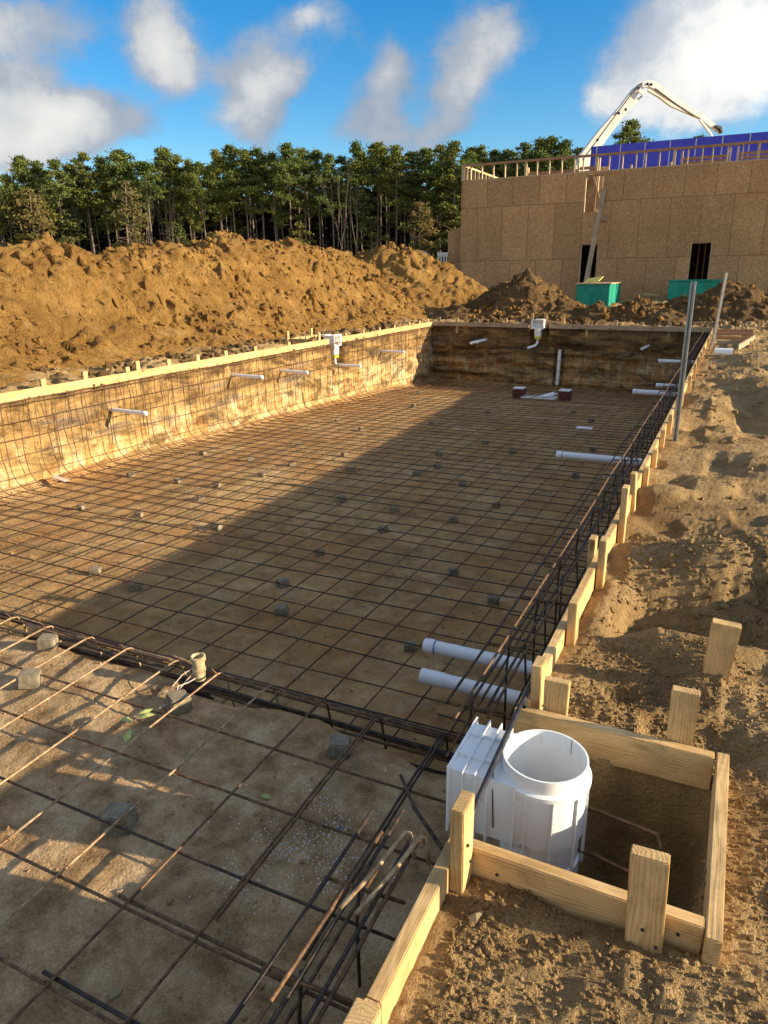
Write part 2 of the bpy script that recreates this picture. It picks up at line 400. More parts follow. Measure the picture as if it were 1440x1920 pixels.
M_GALV = mat('galvanised_steel', lambda t, c, b: (t.ramp(t.noise(c, 14, 4, .6), [(.35, (.30, .31, .31)), (.65, (.46, .47, .46))]), None), .42, .7, .5)
def concrete(t, c, b):
    n = t.noise(c, 24, 6, .7); return t.ramp(n, [(.35, (.15, .12, .08)), (.6, (.27, .225, .155)), (.75, (.40, .31, .20))]), t.bump(t.noise(c, 70, 4, .7), .6, .006)
M_CONC = mat('concrete_dobie', concrete, .9)
M_MAROON = mat('maroon_plastic', lambda t, c, b: (t.ramp(t.noise(c, 12, 4, .6), [(.4, (.10, .022, .024)), (.7, (.15, .05, .045))]), None), .5)
M_YELLOW = mat('yellow_label', lambda t, c, b: ((.62, .60, .05), None), .6)
M_TAN = mat('tan_plastic', lambda t, c, b: (t.ramp(t.noise(c, 40, 4, .6), [(.35, (.30, .22, .11)), (.65, (.58, .46, .26))]), None), .55)
M_WHITE = mat('white_paint', lambda t, c, b: (t.ramp(t.noise(c, .9, 4, .6), [(.4, (.78, .77, .72)), (.7, (.62, .60, .55))]), None), .45)
M_DARKM = mat('dark_metal', lambda t, c, b: ((.06, .06, .06), None), .5, .5)
def osb(t, c, b):
    br = t.node('ShaderNodeTexBrick'); br.offset = .37; br.squash = 1
    sp = t.node('ShaderNodeSeparateXYZ'); t.l.new(c, sp.inputs[0]); cb = t.node('ShaderNodeCombineXYZ')
    t.set(cb.inputs[0], t.math('ADD', sp.outputs[0], sp.outputs[1])); t.set(cb.inputs[1], t.math('SUBTRACT', sp.outputs[2], 1.70))
    t.set(br.inputs['Vector'], cb.outputs[0]); br.inputs['Scale'].default_value = 1
    br.inputs['Brick Width'].default_value = 1.2; br.inputs['Row Height'].default_value = 2.33; br.inputs['Mortar Size'].default_value = .013; br.inputs['Mortar Smooth'].default_value = .1
    br.inputs['Color1'].default_value = (.86, .86, .86, 1); br.inputs['Color2'].default_value = (1.1, 1.1, 1.1, 1); br.inputs['Mortar'].default_value = (.45, .45, .45, 1)
    fl = t.voro(t.scale(t.vmath('ADD', c, t.vmath('MULTIPLY', (1, 1, 1), (0, 0, 0))), (1.0, 1.0, 1.9), (0, 0, 0), (0, .6, 0)), 13, 'F1', 'Color')
    fl2 = t.voro(t.scale(c, (2.0, 1.0, .9), (0, 0, 0), (0, -.5, 0)), 17, 'F1', 'Color')
    g = t.node('ShaderNodeRGBToBW'); t.l.new(fl, g.inputs[0]); g2 = t.node('ShaderNodeRGBToBW'); t.l.new(fl2, g2.inputs[0])
    f = t.math('MULTIPLY', t.math('ADD', g.outputs[0], g2.outputs[0]), .5)
    col = t.ramp(f, [(.15, (.38, .205, .09)), (.5, (.48, .27, .12)), (.85, (.62, .385, .19))])
    col = t.mix(.35, col, t.ramp(t.noise(c, .6, 5, .6), [(.3, .6), (.7, 1.3)]), 'MULTIPLY')
    return t.mix(1, col, br.outputs['Color'], 'MULTIPLY'), None
M_OSB = mat('osb_sheathing', osb, .85)
def blue(t, c, b):
    n = t.noise(c, 1.2, 4, .6); return t.ramp(n, [(.3, (.070, .075, .52)), (.7, (.095, .10, .66))]), None
M_BLUE = mat('blue_sheathing', blue, .6)
M_TAPE = mat('seam_tape', lambda t, c, b: ((.62, .60, .72), None), .6)
M_STUD = mat('stud_lumber', lambda t, c, b: (t.ramp(t.noise(c, 2.5, 4, .6), [(.35, (.42, .29, .15)), (.65, (.62, .47, .28))]), None), .8)
M_STUDR = mat('red_lumber', lambda t, c, b: (t.ramp(t.noise(t.scale(c, (1, 1, 9)), 2.5, 4, .6), [(.35, (.30, .15, .075)), (.65, (.44, .25, .14))]), None), .8)
M_INT = mat('interior_shade', lambda t, c, b: ((.05, .035, .025), None), .9)  # near-black colour stands in for shade inside the building
M_GREEN = mat('green_wrap', lambda t, c, b: (t.ramp(t.noise(c, 3, 4, .6), [(.4, (.012, .22, .155)), (.7, (.02, .33, .235))]), None), .5)
M_YBOARD = mat('yellow_board', lambda t, c, b: ((.55, .50, .13), None), .6)
M_LEAFP = mat('sprig_leaf', lambda t, c, b: ((.34, .38, .12), None), .6)
M_DRYLEAF = mat('dry_leaf', lambda t, c, b: ((.30, .24, .13), None), .8)
M_FOAM = mat('foam_crumb', lambda t, c, b: ((.8, .8, .78), None), .7)
M_BLUEBIT = mat('blue_scrap', lambda t, c, b: ((.05, .22, .55), None), .5)
def leaf(name, a, b_, tr=.25):
    def fn(t, c, b):
        oi = t.node('ShaderNodeObjectInfo'); n = t.noise(c, .8, 3, .6); n2 = t.noise(c, 7, 2, .6)
        f = t.math('ADD', t.math('MULTIPLY', n, .5), t.math('MULTIPLY', n2, .5))
        col = t.ramp(f, [(.35, a), (.65, b_)])
        col = t.mix(.6, col, t.ramp(oi.outputs['Random'], [(0, (.65, .8, .8)), (.5, (1, 1, 1)), (1, (1.45, 1.15, .8))]), 'MULTIPLY')
        return col, None
    m = mat(name, fn, .75, 0, .15); b = m.node_tree.nodes['Principled BSDF'] if 'Principled BSDF' in m.node_tree.nodes else None
    nt = m.node_tree; out = [n for n in nt.nodes if n.type == 'OUTPUT_MATERIAL'][0]; pb = [n for n in nt.nodes if n.type == 'BSDF_PRINCIPLED'][0]
    tl = nt.nodes.new('ShaderNodeBsdfTranslucent'); mx = nt.nodes.new('ShaderNodeMixShader'); mx.inputs[0].default_value = tr
    src = pb.inputs['Base Color'].links[0].from_socket; nt.links.new(src, tl.inputs[0])
    nt.links.new(pb.outputs[0], mx.inputs[1]); nt.links.new(tl.outputs[0], mx.inputs[2]); nt.links.new(mx.outputs[0], out.inputs[0])
    return m
M_PINE = leaf('pine_needles', (.070, .095, .026), (.18, .215, .055))
M_OAK = leaf('autumn_leaves', (.10, .09, .03), (.22, .17, .07))
M_SHRUB = leaf('olive_leaves', (.06, .07, .024), (.14, .145, .045))
M_WOODLAND = leaf('shaded_woodland_leaves', (.010, .014, .006), (.024, .032, .010), .1)  # leaf colour darkened to stand in for shade deep in the wood
M_BARK = mat('pine_bark', lambda t, c, b: (t.ramp(t.noise(t.scale(c, (3, 3, .7)), 3, 5, .6), [(.35, (.10, .072, .055)), (.65, (.27, .21, .16))]), None), .9)
M_BAREBARK = mat('pale_bark', lambda t, c, b: (t.ramp(t.noise(c, 3, 4, .6), [(.35, (.10, .085, .07)), (.65, (.20, .17, .14))]), None), .9)

# ---------------------------------------------------------------- ground heights
XL, XR = -9.05, -.53             # pool walls
def y_far(x): return 21.75 + (XR-x)/8.5*.72
def floor_z(y): return np.interp(y, [2.5, 5, 7, 9.4, 12.7, 18, 21.5], [-1.30, -1.34, -1.40, -1.43, -1.51, -1.71, -1.92])
def gz(x, y):
    x = np.asarray(x, float); y = np.asarray(y, float)
    z = -.10 + 0*x
    z = z + .10*sstep(24, 26, y) + .42*sstep(26, 33, y)
    def g(cx, cy, rx, ry, h): return h*np.exp(-((x-cx)/rx)**2-((y-cy)/ry)**2)
    right = sstep(-.56, -.40, x)
    b = g(.05, 4.20, .30, .22, .15)+g(.45, 4.5, .35, .5, .05)+g(.15, 2.80, .22, .13, .07)+g(-.15, 3.02, .45, .12, .05)+g(.45, 3.02, .3, .1, .05)
    b = b+g(.32, 2.45, .16, .22, .03)-g(.18, 2.42, .09, .12, .06)-g(-.25, 2.62, .12, .08, .05)+g(-.1, 5.4, .5, .25, .03)-g(-.12, 4.75, .3, .18, .05)
    b = b-g(.45, 9.2, .45, .7, .28)+g(-.1, 9.8, .35, .45, .12)-g(-.28, 8.5, .2, .3, .08)+g(.45, 11.5, .4, .7, .12)+g(.9, 10.2, .5, .9, .25)+g(.5, 14.3, .6, .8, .22)+g(.2, 12.8, .3, .4, .1)
    b = b+g(.35, 6.9, .5, .6, .04)+g(.6, 1.2, .5, .5, .03)-g(0, .9, .3, .2, .03)
    # trench running off to the right
    yy = y-.12*vnoise(x*3, y*0+2)
    tr = sstep(-.36, -.24, x+.05*vnoise(y*9, x*4))*sstep(3.13, 3.24, yy)*(1-sstep(3.38, 3.98, yy))*(1-sstep(.55, .95, x))
    b = b-.46*tr+.14*sstep(.45, 1.0, x)*sstep(2.9, 3.3, y)*(1-sstep(4.2, 4.8, y)) - .12*g(-.33, 3.4, .05, .3, 1)
    rr = sstep(-.2, .4, x)
    smooth = 1-.7*sstep(-.5, -.3, x)*sstep(4.7, 5.4, y)*(1-sstep(8.0, 9.0, y))
    rough = .020*smooth*fbm(x*2.2, y*2.2, oct=4, seed=3)+.011*smooth*fbm(x*11, y*11, oct=3, seed=5, ridged=True)*(.35+.65*sstep(-.1, .4, vnoise(x*1.3, y*1.3, seed=9)))
    rough = rough+.0055*fbm(x*34, y*34, oct=2, seed=8, ridged=True)
    rough = rough*(1+1.0*tr+.35*sstep(2.15, 2.3, y)*(1-sstep(4.4, 5.2, y))*sstep(-.56, -.4, x))
    z = z+np.where((x > -.55) & (y < 30), .045*sstep(.05, .5, vnoise(x*2.6, y*2.2, seed=44))*sstep(2.2, 2.5, y)-.03*sstep(.1, .5, vnoise(x*4.1, y*3.3, seed=45))*sstep(2.2, 2.5, y), 0)
    z = z+np.where(x > -1, right*b, 0)+rough
    # trampled clods behind the left and far forms
    lf = sstep(-9.1, -9.5, x)*sstep(-18, -12, x)
    ff = sstep(22, 22.6, y-(-(x+.5)/8.5*.75))*(1-sstep(30, 33, y))*sstep(-20, -12, x)
    cl = .15*fbm(x*1.6, y*1.6, oct=4, seed=21)+.10*fbm(x*5, y*5, oct=3, seed=22, ridged=True)
    z = z+np.maximum(lf, ff)*(cl+.02)
    # tyre tread print pressed into the bank
    u_ = (x-.36)+.25*(y-4.0); tread = (np.abs(u_) < .10) & (y > 3.82) & (y < 4.35)
    z = z-np.where(tread, .006+.012*(np.sin((y+np.abs(u_)*1.1)*150) > 0), 0)
    # excavation for the skimmer inside the form box
    jit = .02*vnoise(x*9, y*9, seed=31)
    pit = sstep(1.49, 1.57, y+jit)*(1-sstep(2.14, 2.21, y+jit))*(1-sstep(.03, .13, x+jit))
    z = z-pit*(.92+.05*vnoise(x*7, y*7, seed=33))
    far = sstep(34, 60, np.hypot(x, y)); z = z*(1-far)+far*(.35+.3*vnoise(x*.03, y*.03, seed=40))
    return z
def arr(segs):
    out = []
    for a, b, d in segs:
        n = max(1, int(round((b-a)/d))); out += list(np.linspace(a, b, n, endpoint=False))
    return out
def geo(a, b, d0, k):
    out = []; v = a; d = d0
    while v < b: out.append(v); v += d; d *= k
    return out
def build_ground():
    xs = [-x for x in geo(18.5, 900, .4, 1.12)][::-1]+arr([(-18.5, -11.5, .2), (-11.5, XL, .035), (XL, XR, .055), (XR, 1.25, .0115), (1.25, 2.6, .04)])+[v for v in geo(2.6, 900, .08, 1.1)]
    ys = []; y = .45; 
    while y < 34:
        ys.append(y); y += max(.0085, .0052*y)
    for v in (1.5, ): pass
    ys = [-v for v in geo(-.4, 900, .05, 1.12)][::-1][:-1]+ys+list(geo(34, 900, .3, 1.1))
    ys = sorted(set([round(v, 4) for v in ys if v < .45]))+[v for v in ys if v >= .45]
    xs = np.array(sorted(xs)); ys = np.array(sorted(ys))
    X, Y = np.meshgrid(xs, ys, indexing='ij'); Z = gz(X, Y)
    # the far edge of the hole is slightly skewed: shear the rows there
    cx = (xs[:-1]+xs[1:])/2
    xm = X.copy(); inside = (X >= XL-1e-6) & (X < XR-1e-6)
    hole = inside & (Y > -2.2) & (Y < y_far(X))
    keep = ~hole
    P = np.stack([X, Y, Z], -1)
    o = grid_obj('ground', P, M_GROUND, keep)
    return tag(o, kind='structure')
build_ground()

def wall_patch(name, m, u0, u1, du, z_top, z_bot_fn, nz, place, disp, label=None):
    us = np.arange(u0, u1+du, du); ts = np.linspace(0, 1, nz)
    U, T = np.meshgrid(us, ts, indexing='ij'); Zb = z_bot_fn(U); Z = z_top+(Zb-z_top)*T
    P = place(U, Z, disp(U, Z)); return P, U, Z
# left wall (faces +x)
def disp_left(U, Z):
    d = .035*fbm(U*1.2, Z*2.5, oct=4, seed=51)+.025*fbm(U*9, Z*1.2, oct=3, seed=52, ridged=True)+.012*fbm(U*14, Z*14, oct=3, seed=53)
    d = d+.05*sstep(-.5, -1.5, Z)
    notch = sstep(15.55, 15.68, U)*(1-sstep(16.35, 16.5, U))*sstep(-.78, -.7, Z)
    d = d-.35*notch
    top = sstep(-.3, -.08, Z)*.05*fbm(U*6, Z*6, oct=3, seed=54)
    return d+top
P, U, Z = wall_patch('w', M_WALL, -2.2, 22.7, .035, -.07, lambda u: floor_z(u)-.06, 56, lambda U, Z, D: np.stack([XL+D, U, Z], -1), disp_left)
tag(grid_obj('left_excavation_wall', P[:, ::-1], M_WALL), kind='structure')
def disp_far(U, Z):
    band = vnoise(Z*6+.35*vnoise(U*.8, Z), U*.25, seed=61)
    d = .10*band*sstep(-.35, -.6, Z)+.06*fbm(U*1.5, Z*4, oct=4, seed=62)+.03*fbm(U*7, Z*5, oct=3, seed=63, ridged=True)+.012*fbm(U*18, Z*18, oct=2, seed=64)
    d = d-.30*(sstep(-5.70, -5.62, U)*(1-sstep(-5.14, -5.08, U))*sstep(-.70, -.66, Z))
    d = d-.22*(sstep(-4.87, -4.82, U)*(1-sstep(-4.62, -4.57, U))*(1-sstep(-.76, -.70, Z)))
    return d+.10*sstep(-.9, -1.9, Z)
P, U, Z = wall_patch('w', M_WALL, XL, XR, .03, -.07, lambda u: 0*u-2.0, 64, lambda U, Z, D: np.stack([U, y_far(U)+.03-D, Z], -1), disp_far)
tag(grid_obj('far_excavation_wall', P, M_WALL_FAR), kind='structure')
def disp_right(U, Z): return .02*fbm(U*3, Z*3, oct=4, seed=71)+.012*fbm(U*12, Z*9, oct=3, seed=72)
us = np.arange(-2.2, 22.1, .03); ts = np.linspace(0, 1, 50); Ug, Tg = np.meshgrid(us, ts, indexing='ij')
Zg = -.10+(np.where(Ug < 2.45, -.62, floor_z(Ug)-.06)+.10)*Tg
Pg = np.stack([XR-.0-disp_right(Ug, Zg)-.05*sstep(-.3, -1.2, Zg), Ug, Zg], -1)
kp = ~((Ug > 1.50) & (Ug < 2.19) & (Zg > -.50))
tag(grid_obj('right_excavation_wall', Pg, M_WALL, kp), kind='structure')

def fz(x, y):
    y0 = 2.44+.05*vnoise(x*2.3, x*0, seed=80)+.02*vnoise(x*9, x*0, seed=81)
    k = sstep(0, .10, y-y0)
    shelf = -.525+.018*fbm(x*2, y*2, oct=4, seed=82)+.008*fbm(x*12, y*12, oct=3, seed=83, ridged=True)*(.4+.6*sstep(0, .4, vnoise(x*1.7, y*1.7, seed=86)))+.003*fbm(x*50, y*50, oct=2, seed=84)
    def g(cx, cy, rx, ry, h): return h*np.exp(-((x-cx)/rx)**2-((y-cy)/ry)**2)
    shelf = shelf-g(-.85, 2.05, .3, .2, .04)-g(-1.0, 2.42, .5, .06, .06)+g(-2.9, 2.15, .5, .2, .03)
    fl = floor_z(y)+.016*fbm(x*1.3, y*1.3, oct=4, seed=85)+.007*fbm(x*9, y*9, oct=3, seed=87)
    fl = fl+.12*sstep(.35, .0, np.abs(x-XL))*sstep(2.5, 3, y)
    fl = fl+.10*sstep(.3, .0, np.abs(y-y_far(x)))
    return shelf*(1-k)+fl*k
xs = np.array(arr([(XL-.1, -5, .045), (-5, -.45, .022)])+[-.45])
ys = []; y = -2.3
while y < 22.8:
    ys.append(y); y += .03 if y < .4 else max(.012, .0056*y) if y > 2.6 or y < 2.3 else .012
X, Y = np.meshgrid(xs, np.array(ys), indexing='ij'); Zf = fz(X, Y)
tag(grid_obj('pool_floor', np.stack([X, Y, Zf], -1), M_FLOOR), kind='structure')

# ---------------------------------------------------------------- spoil heaps
HEAPS = []
def heap(fn, x0, x1, y0, y1, d, label, seed, amp=1.0, m=None, group='heaps of dug soil round the excavation'):
    xs = np.arange(x0, x1+d, d); ys = np.arange(y0, y1+d, d); X, Y = np.meshgrid(xs, ys, indexing='ij')
    def full(X, Y):
        h = fn(X, Y); wx = X+.25*fbm(X*1.5, Y*1.5, oct=2, seed=seed+7); wy = Y+.25*fbm(X*1.5, Y*1.5, oct=2, seed=seed+8); gul = fbm(wx*.45, wy*1.7, oct=4, seed=seed+20, ridged=True, gain=.5); n = .14*fbm(X*.9, Y*.9, oct=3, seed=seed)+.17*gul+.11*fbm(wx*2.2, wy*2.2, oct=5, seed=seed+1, ridged=True, gain=.55)+(.02+.05*sstep(-.1, .4, vnoise(X*.8, Y*.8, seed=seed+30)))*np.abs(fbm(wx*7, wy*7, oct=4, seed=seed+2, gain=.65))*2-.04+.03*fbm(X*22, Y*22, oct=2, seed=seed+3); pit = fbm(wx*3.1, wy*3.1, oct=3, seed=seed+12); n = n-.16*sstep(.28, .42, pit)
        return h+(n-.07)*amp*sstep(-.1, .5, h)*1.0-.1*sstep(.3, -.2, h)
    Z = full(X, Y); G = gz(X, Y)
    keep = Z > G-.12
    k2 = keep.copy(); k2[:-1, :] |= keep[1:, :]; k2[:, :-1] |= keep[:, 1:]
    Xj = X+.35*d*vnoise(X*6, Y*6, Z*6, seed=seed+9)+.09*amp*vnoise(X*7, Y*7, Z*3, seed=seed+4); Yj = Y+.09*amp*vnoise(X*7, Y*7, Z*3, seed=seed+5)
    o = grid_obj('dirt_heap', np.stack([Xj, Yj, Z], -1), m or M_HEAP, k2); tag(o, label, 'dirt heap', group)
    HEAPS.append((full, x0, x1, y0, y1)); return o
crest_y = [3, 8, 10.0, 10.8, 11.4, 12.1, 12.5, 13.0, 13.7, 14.3, 14.8, 15.8, 16.5, 17.3, 18.2, 19.3, 20.5, 21.4, 23.0, 24.8, 26.4, 28.6]
crest_z = [1.9, 2.0, 2.10, 2.2, 2.38, 2.14, 2.02, 2.25, 2.42, 2.28, 2.38, 2.40, 2.58, 2.72, 2.55, 2.72, 2.74, 2.55, 2.45, 2.2, 1.3, -.2]
def ridge(X, Y):
    zc = np.interp(Y, crest_y, crest_z)-.06
    xf = np.interp(Y, [5, 20, 23, 26], [-10.25, -10.3, -9.7, -9.9])+.25*vnoise(Y*.8, Y*0, seed=101)
    t = (xf-X)/(xf+13.3)
    prof = np.where(t < 1, 1.08*t-.08*t*t-.10*np.sin(np.clip(t, 0, 1)*math.pi*2), 1-(t-1)*.62)
    # bite in the flank: a terrace low down
    z = zc*prof+.08*fbm(X*2.2, Y*.5, oct=3, seed=102)
    return np.where(t < 0, t*1.5, z)
heap(ridge, -18.2, -9.55, 3.0, 29.0, .05, 'long sunlit ridge of orange soil behind the left form board', 110, .95)
def ridge2(X, Y):
    zc = np.interp(X, [-24, -19, -16, -13.6, -12.6, -11.9, -10.7, -9.3, -8.4, -7.6], [1.5, 2.2, 2.4, 2.78, 2.62, 2.40, 1.94, 1.2, .5, -.2])-.04
    return zc-np.abs(Y-28.7)*.62+.0*X
heap(ridge2, -24, -7.6, 24.2, 33.0, .075, 'big soil heap right of the long ridge, sloping down towards the brown building', 130, .9)
def cone(cx, cy, h, s, sx=1.0, pts=None):
    def f(X, Y):
        r = np.hypot((X-cx)*sx, (Y-cy)); z = h-s*r
        z = z-.12*h*np.exp(-(r/.35)**2)*0
        for (a, b, hh, ss) in (pts or []):
            z = np.maximum(z, hh-ss*np.hypot(X-a, Y-b))
        return z
    return f
heap(cone(-6.95, 26.2, 1.62, .78, .85, [(-7.9, 26.5, 1.2, .6), (-8.9, 25.0, .5, .35), (-5.2, 25.6, .6, .35)]), -11, -3.6, 22.9, 29.5, .055, 'peaked soil heap in front of the middle of the brown building wall', 150, .95, M_HEAP2)
heap(cone(-2.95, 25.3, .74, .55, .8, [(-4.1, 24.9, .45, .4), (-2.0, 24.6, .4, .4)]), -5.6, -.9, 22.7, 27.6, .05, 'low soil heap just right of the first green crate', 170, .9, M_HEAP2)
heap(cone(-.15, 26.0, 1.2, .62, .8, [(-1.75, 26.0, .72, .4), (1.3, 26.3, .95, .5), (3, 26, .9, .5)]), -4.2, 6.5, 22.9, 30, .055, 'wide soil heap below the right-hand doorway, behind the two steel poles', 190, .95, M_HEAP2)

# loose clods
def clods(name, pts, sizes, m):
    t = (1+5**.5)/2
    ico = np.array([(-1, t, 0), (1, t, 0), (-1, -t, 0), (1, -t, 0), (0, -1, t), (0, 1, t), (0, -1, -t), (0, 1, -t), (t, 0, -1), (t, 0, 1), (-t, 0, -1), (-t, 0, 1)])/1.9
    fc = np.array([(0, 11, 5), (0, 5, 1), (0, 1, 7), (0, 7, 10), (0, 10, 11), (1, 5, 9), (5, 11, 4), (11, 10, 2), (10, 7, 6), (7, 1, 8), (3, 9, 4), (3, 4, 2), (3, 2, 6), (3, 6, 8), (3, 8, 9), (4, 9, 5), (2, 4, 11), (6, 2, 10), (8, 6, 7), (9, 8, 1)])
    n = len(pts); V = np.repeat(ico[None], n, 0)*(1+.5*(rng.random((n, 12, 1))-.5))
    sc = sizes[:, None]*(.6+.7*rng.random((n, 3))); V = V*sc[:, None, :]
    a = rng.random(n)*6.28; c, s = np.cos(a), np.sin(a); Vx = V[..., 0]*c[:, None]-V[..., 1]*s[:, None]; Vy = V[..., 0]*s[:, None]+V[..., 1]*c[:, None]
    V = np.stack([Vx, Vy, V[..., 2]], -1)+pts[:, None, :]
    Fq = (fc[None]+12*np.arange(n)[:, None, None]).reshape(-1, 3)
    return np_mesh(name, V.reshape(-1, 3), Fq, m, smooth=False)
def scatter():
    P = []; Sz = []
    for (full, x0, x1, y0, y1), n in zip(HEAPS, (26000, 9000, 7000, 3500, 8000)):
        x = x0+(x1-x0)*rng.random(n); y = y0+(y1-y0)*rng.random(n); z = full(x, y); ok = z > .05
        s = .012+.10*rng.random(n)**7; ok = ok & ((vnoise(x*.9, y*.9, seed=77) > -.15) | (s < .022)); P.append(np.stack([x, y, z+s*.2], -1)[ok]); Sz.append(s[ok])
    tag(clods('soil_clods', np.concatenate(P), np.concatenate(Sz), M_HEAP), 'countless loose clods lying on the soil heaps', 'clods', kind='stuff')
    P = []; Sz = []
    for gi, (x0, x1, y0, y1, n, s0, s1) in enumerate(((-10.6, -9.15, 6, 23, 2600, .015, .10), (-9, 2, 22.4, 25.5, 3000, .02, .13), (-.45, 1.0, .75, 3.0, 34000, .0012, .009), (-.4, 1.2, 3.1, 4.6, 4000, .002, .020), (-.4, 1.5, 4.6, 9, 900, .003, .022), (-.4, 2.5, 9, 22, 1500, .01, .05), (-.48, .1, 1.56, 2.15, 500, .004, .022), (-.46, -.3, .9, 1.5, 500, .002, .013), (-.45, .2, 2.2, 2.5, 900, .002, .012))):
        x = x0+(x1-x0)*rng.random(n); y = y0+(y1-y0)*rng.random(n); z = gz(x, y); s = s0+(s1-s0)*rng.random(n)**5
        m = vnoise(x*1.5, y*1.5, seed=205) > (-.05 if y0 > 3.5 else -.6)
        ok = m & ~((y < y_far(x)+.1) & (x > -9.1) & (x < -.52))
        P.append(np.stack([x, y, z+s*.25], -1)[ok]); Sz.append(s[ok])
        if gi == 1:
            tag(clods('rubble_clods', np.concatenate(P), np.concatenate(Sz), M_HEAP2), 'dark clods in the strips behind the left and far forms', 'clods', kind='stuff'); P = []; Sz = []
    tag(clods('ground_crumbs', np.concatenate(P), np.concatenate(Sz), M_GROUND), 'crumbs and small clods strewn over the bare ground round the pool', 'soil crumbs', kind='stuff')
    n = 12000; x = -9+8.4*rng.random(n); y = .3+8*rng.random(n)**1.3; z = fz(x, y); s = .0015+.011*rng.random(n)**7
    tag(clods('floor_crumbs', np.stack([x, y, z+s*.2], -1), s, M_FLOOR), 'soil crumbs lying on the pool floor and shelf', 'soil crumbs', kind='stuff')
scatter()

# ---------------------------------------------------------------- lumber
def plank(name, p0, p1, w, h, m=M_WOOD, up=(0, 0, 1), bev=.003, taper=None, seg=None):
    """box along p0->p1 (centre line), w across, h along up; grain along local X"""
    p0, p1 = Vector(p0), Vector(p1); X = (p1-p0); L = X.length; X.normalize(); up = Vector(up)
    Zv = (up-X*up.dot(X)).normalized(); Yv = Zv.cross(X)
    mb = MB(); mb.box((-L/2, -w/2, -h/2), (L/2, w/2, h/2), None, bev)
    if taper:  # narrow the far end
        for v in mb.v:
            t = (v.x+L/2)/L; k = 1+(taper-1)*t; v.y *= 1; v.z *= k
    o = mb.obj(name, m)
    o.matrix_world = Matrix(((X.x, Yv.x, Zv.x, (p0.x+p1.x)/2), (X.y, Yv.y, Zv.y, (p0.y+p1.y)/2), (X.z, Yv.z, Zv.z, (p0.z+p1.z)/2), (0, 0, 0, 1)))
    return o
BH = .13
GB = 'wooden form boards edging the pool'
def board(p0, p1, label, h=BH, m=M_WOOD, group=GB, w=.038, cat='form board'):
    return tag(plank('form_board', p0, p1, w, h, m), label, cat, group)
zc = -BH/2
board((-.53, .3, zc), (-.53, 1.0, zc+.0), 'form board at the bottom edge of the picture, in front of the nearest board joint')
board((-.53, 1.003, zc-.004), (-.527, 1.545, zc), 'short form board running from the skimmer box down to the bottom edge')
board((-.53, 2.205, zc), (-.532, 4.6, zc), 'form board of the right side starting at the skimmer box')
board((-.532, 4.603, zc+.003), (-.53, 9.2, zc), 'second form board of the right side, beyond the lone leaning plank stake')
board((-.53, 9.203, zc), (-.54, 14.8, zc), 'third form board of the right side, beside the foot of the near steel pole')
board((-.54, 14.803, zc), (-.53, 21.68, zc), 'farthest form board of the right side, meeting the far board')
gx = 'boards of the box round the near skimmer'
board((-.508, 1.52, zc), (.115, 1.52, zc-.005), 'near board of the wooden box round the white skimmer', m=M_WOOD, group=gx)
board((-.55, 2.212, zc), (.115, 2.21, zc), 'far board of the wooden box round the white skimmer', group=gx)
board((.137, 1.475, zc-.005), (.14, 2.235, zc), 'right-hand board closing the wooden box round the skimmer', group=gx)
ys_ = [2.4, 7.4, 11.2, 15.62]
for i, (a, b, lb) in enumerate(((2.4, 9.45, 'form board along the left wall running out of the left edge of the picture'), (9.453, 15.62, 'form board of the left side between the picture edge and the left skimmer'), (16.2, 22.42, 'form board of the left side between the left skimmer and the far corner'))):
    board((-9.03, a, zc+.01), (-9.03, b, zc+.01), lb, h=.15)
def fb(x): return Vector((x, y_far(x)+.0, zc+.02))
board(fb(-9.01), fb(-5.72), 'far form board left of the far skimmer', h=.13, m=M_WOOD2)
board(fb(-5.08), fb(-2.1)+Vector((0, -.004, 0)), 'far form board right of the far skimmer', h=.13, m=M_WOOD2)
board(fb(-2.095), fb(-.55), 'far form board at the right corner, behind the near steel pole', h=.13, m=M_WOOD2)

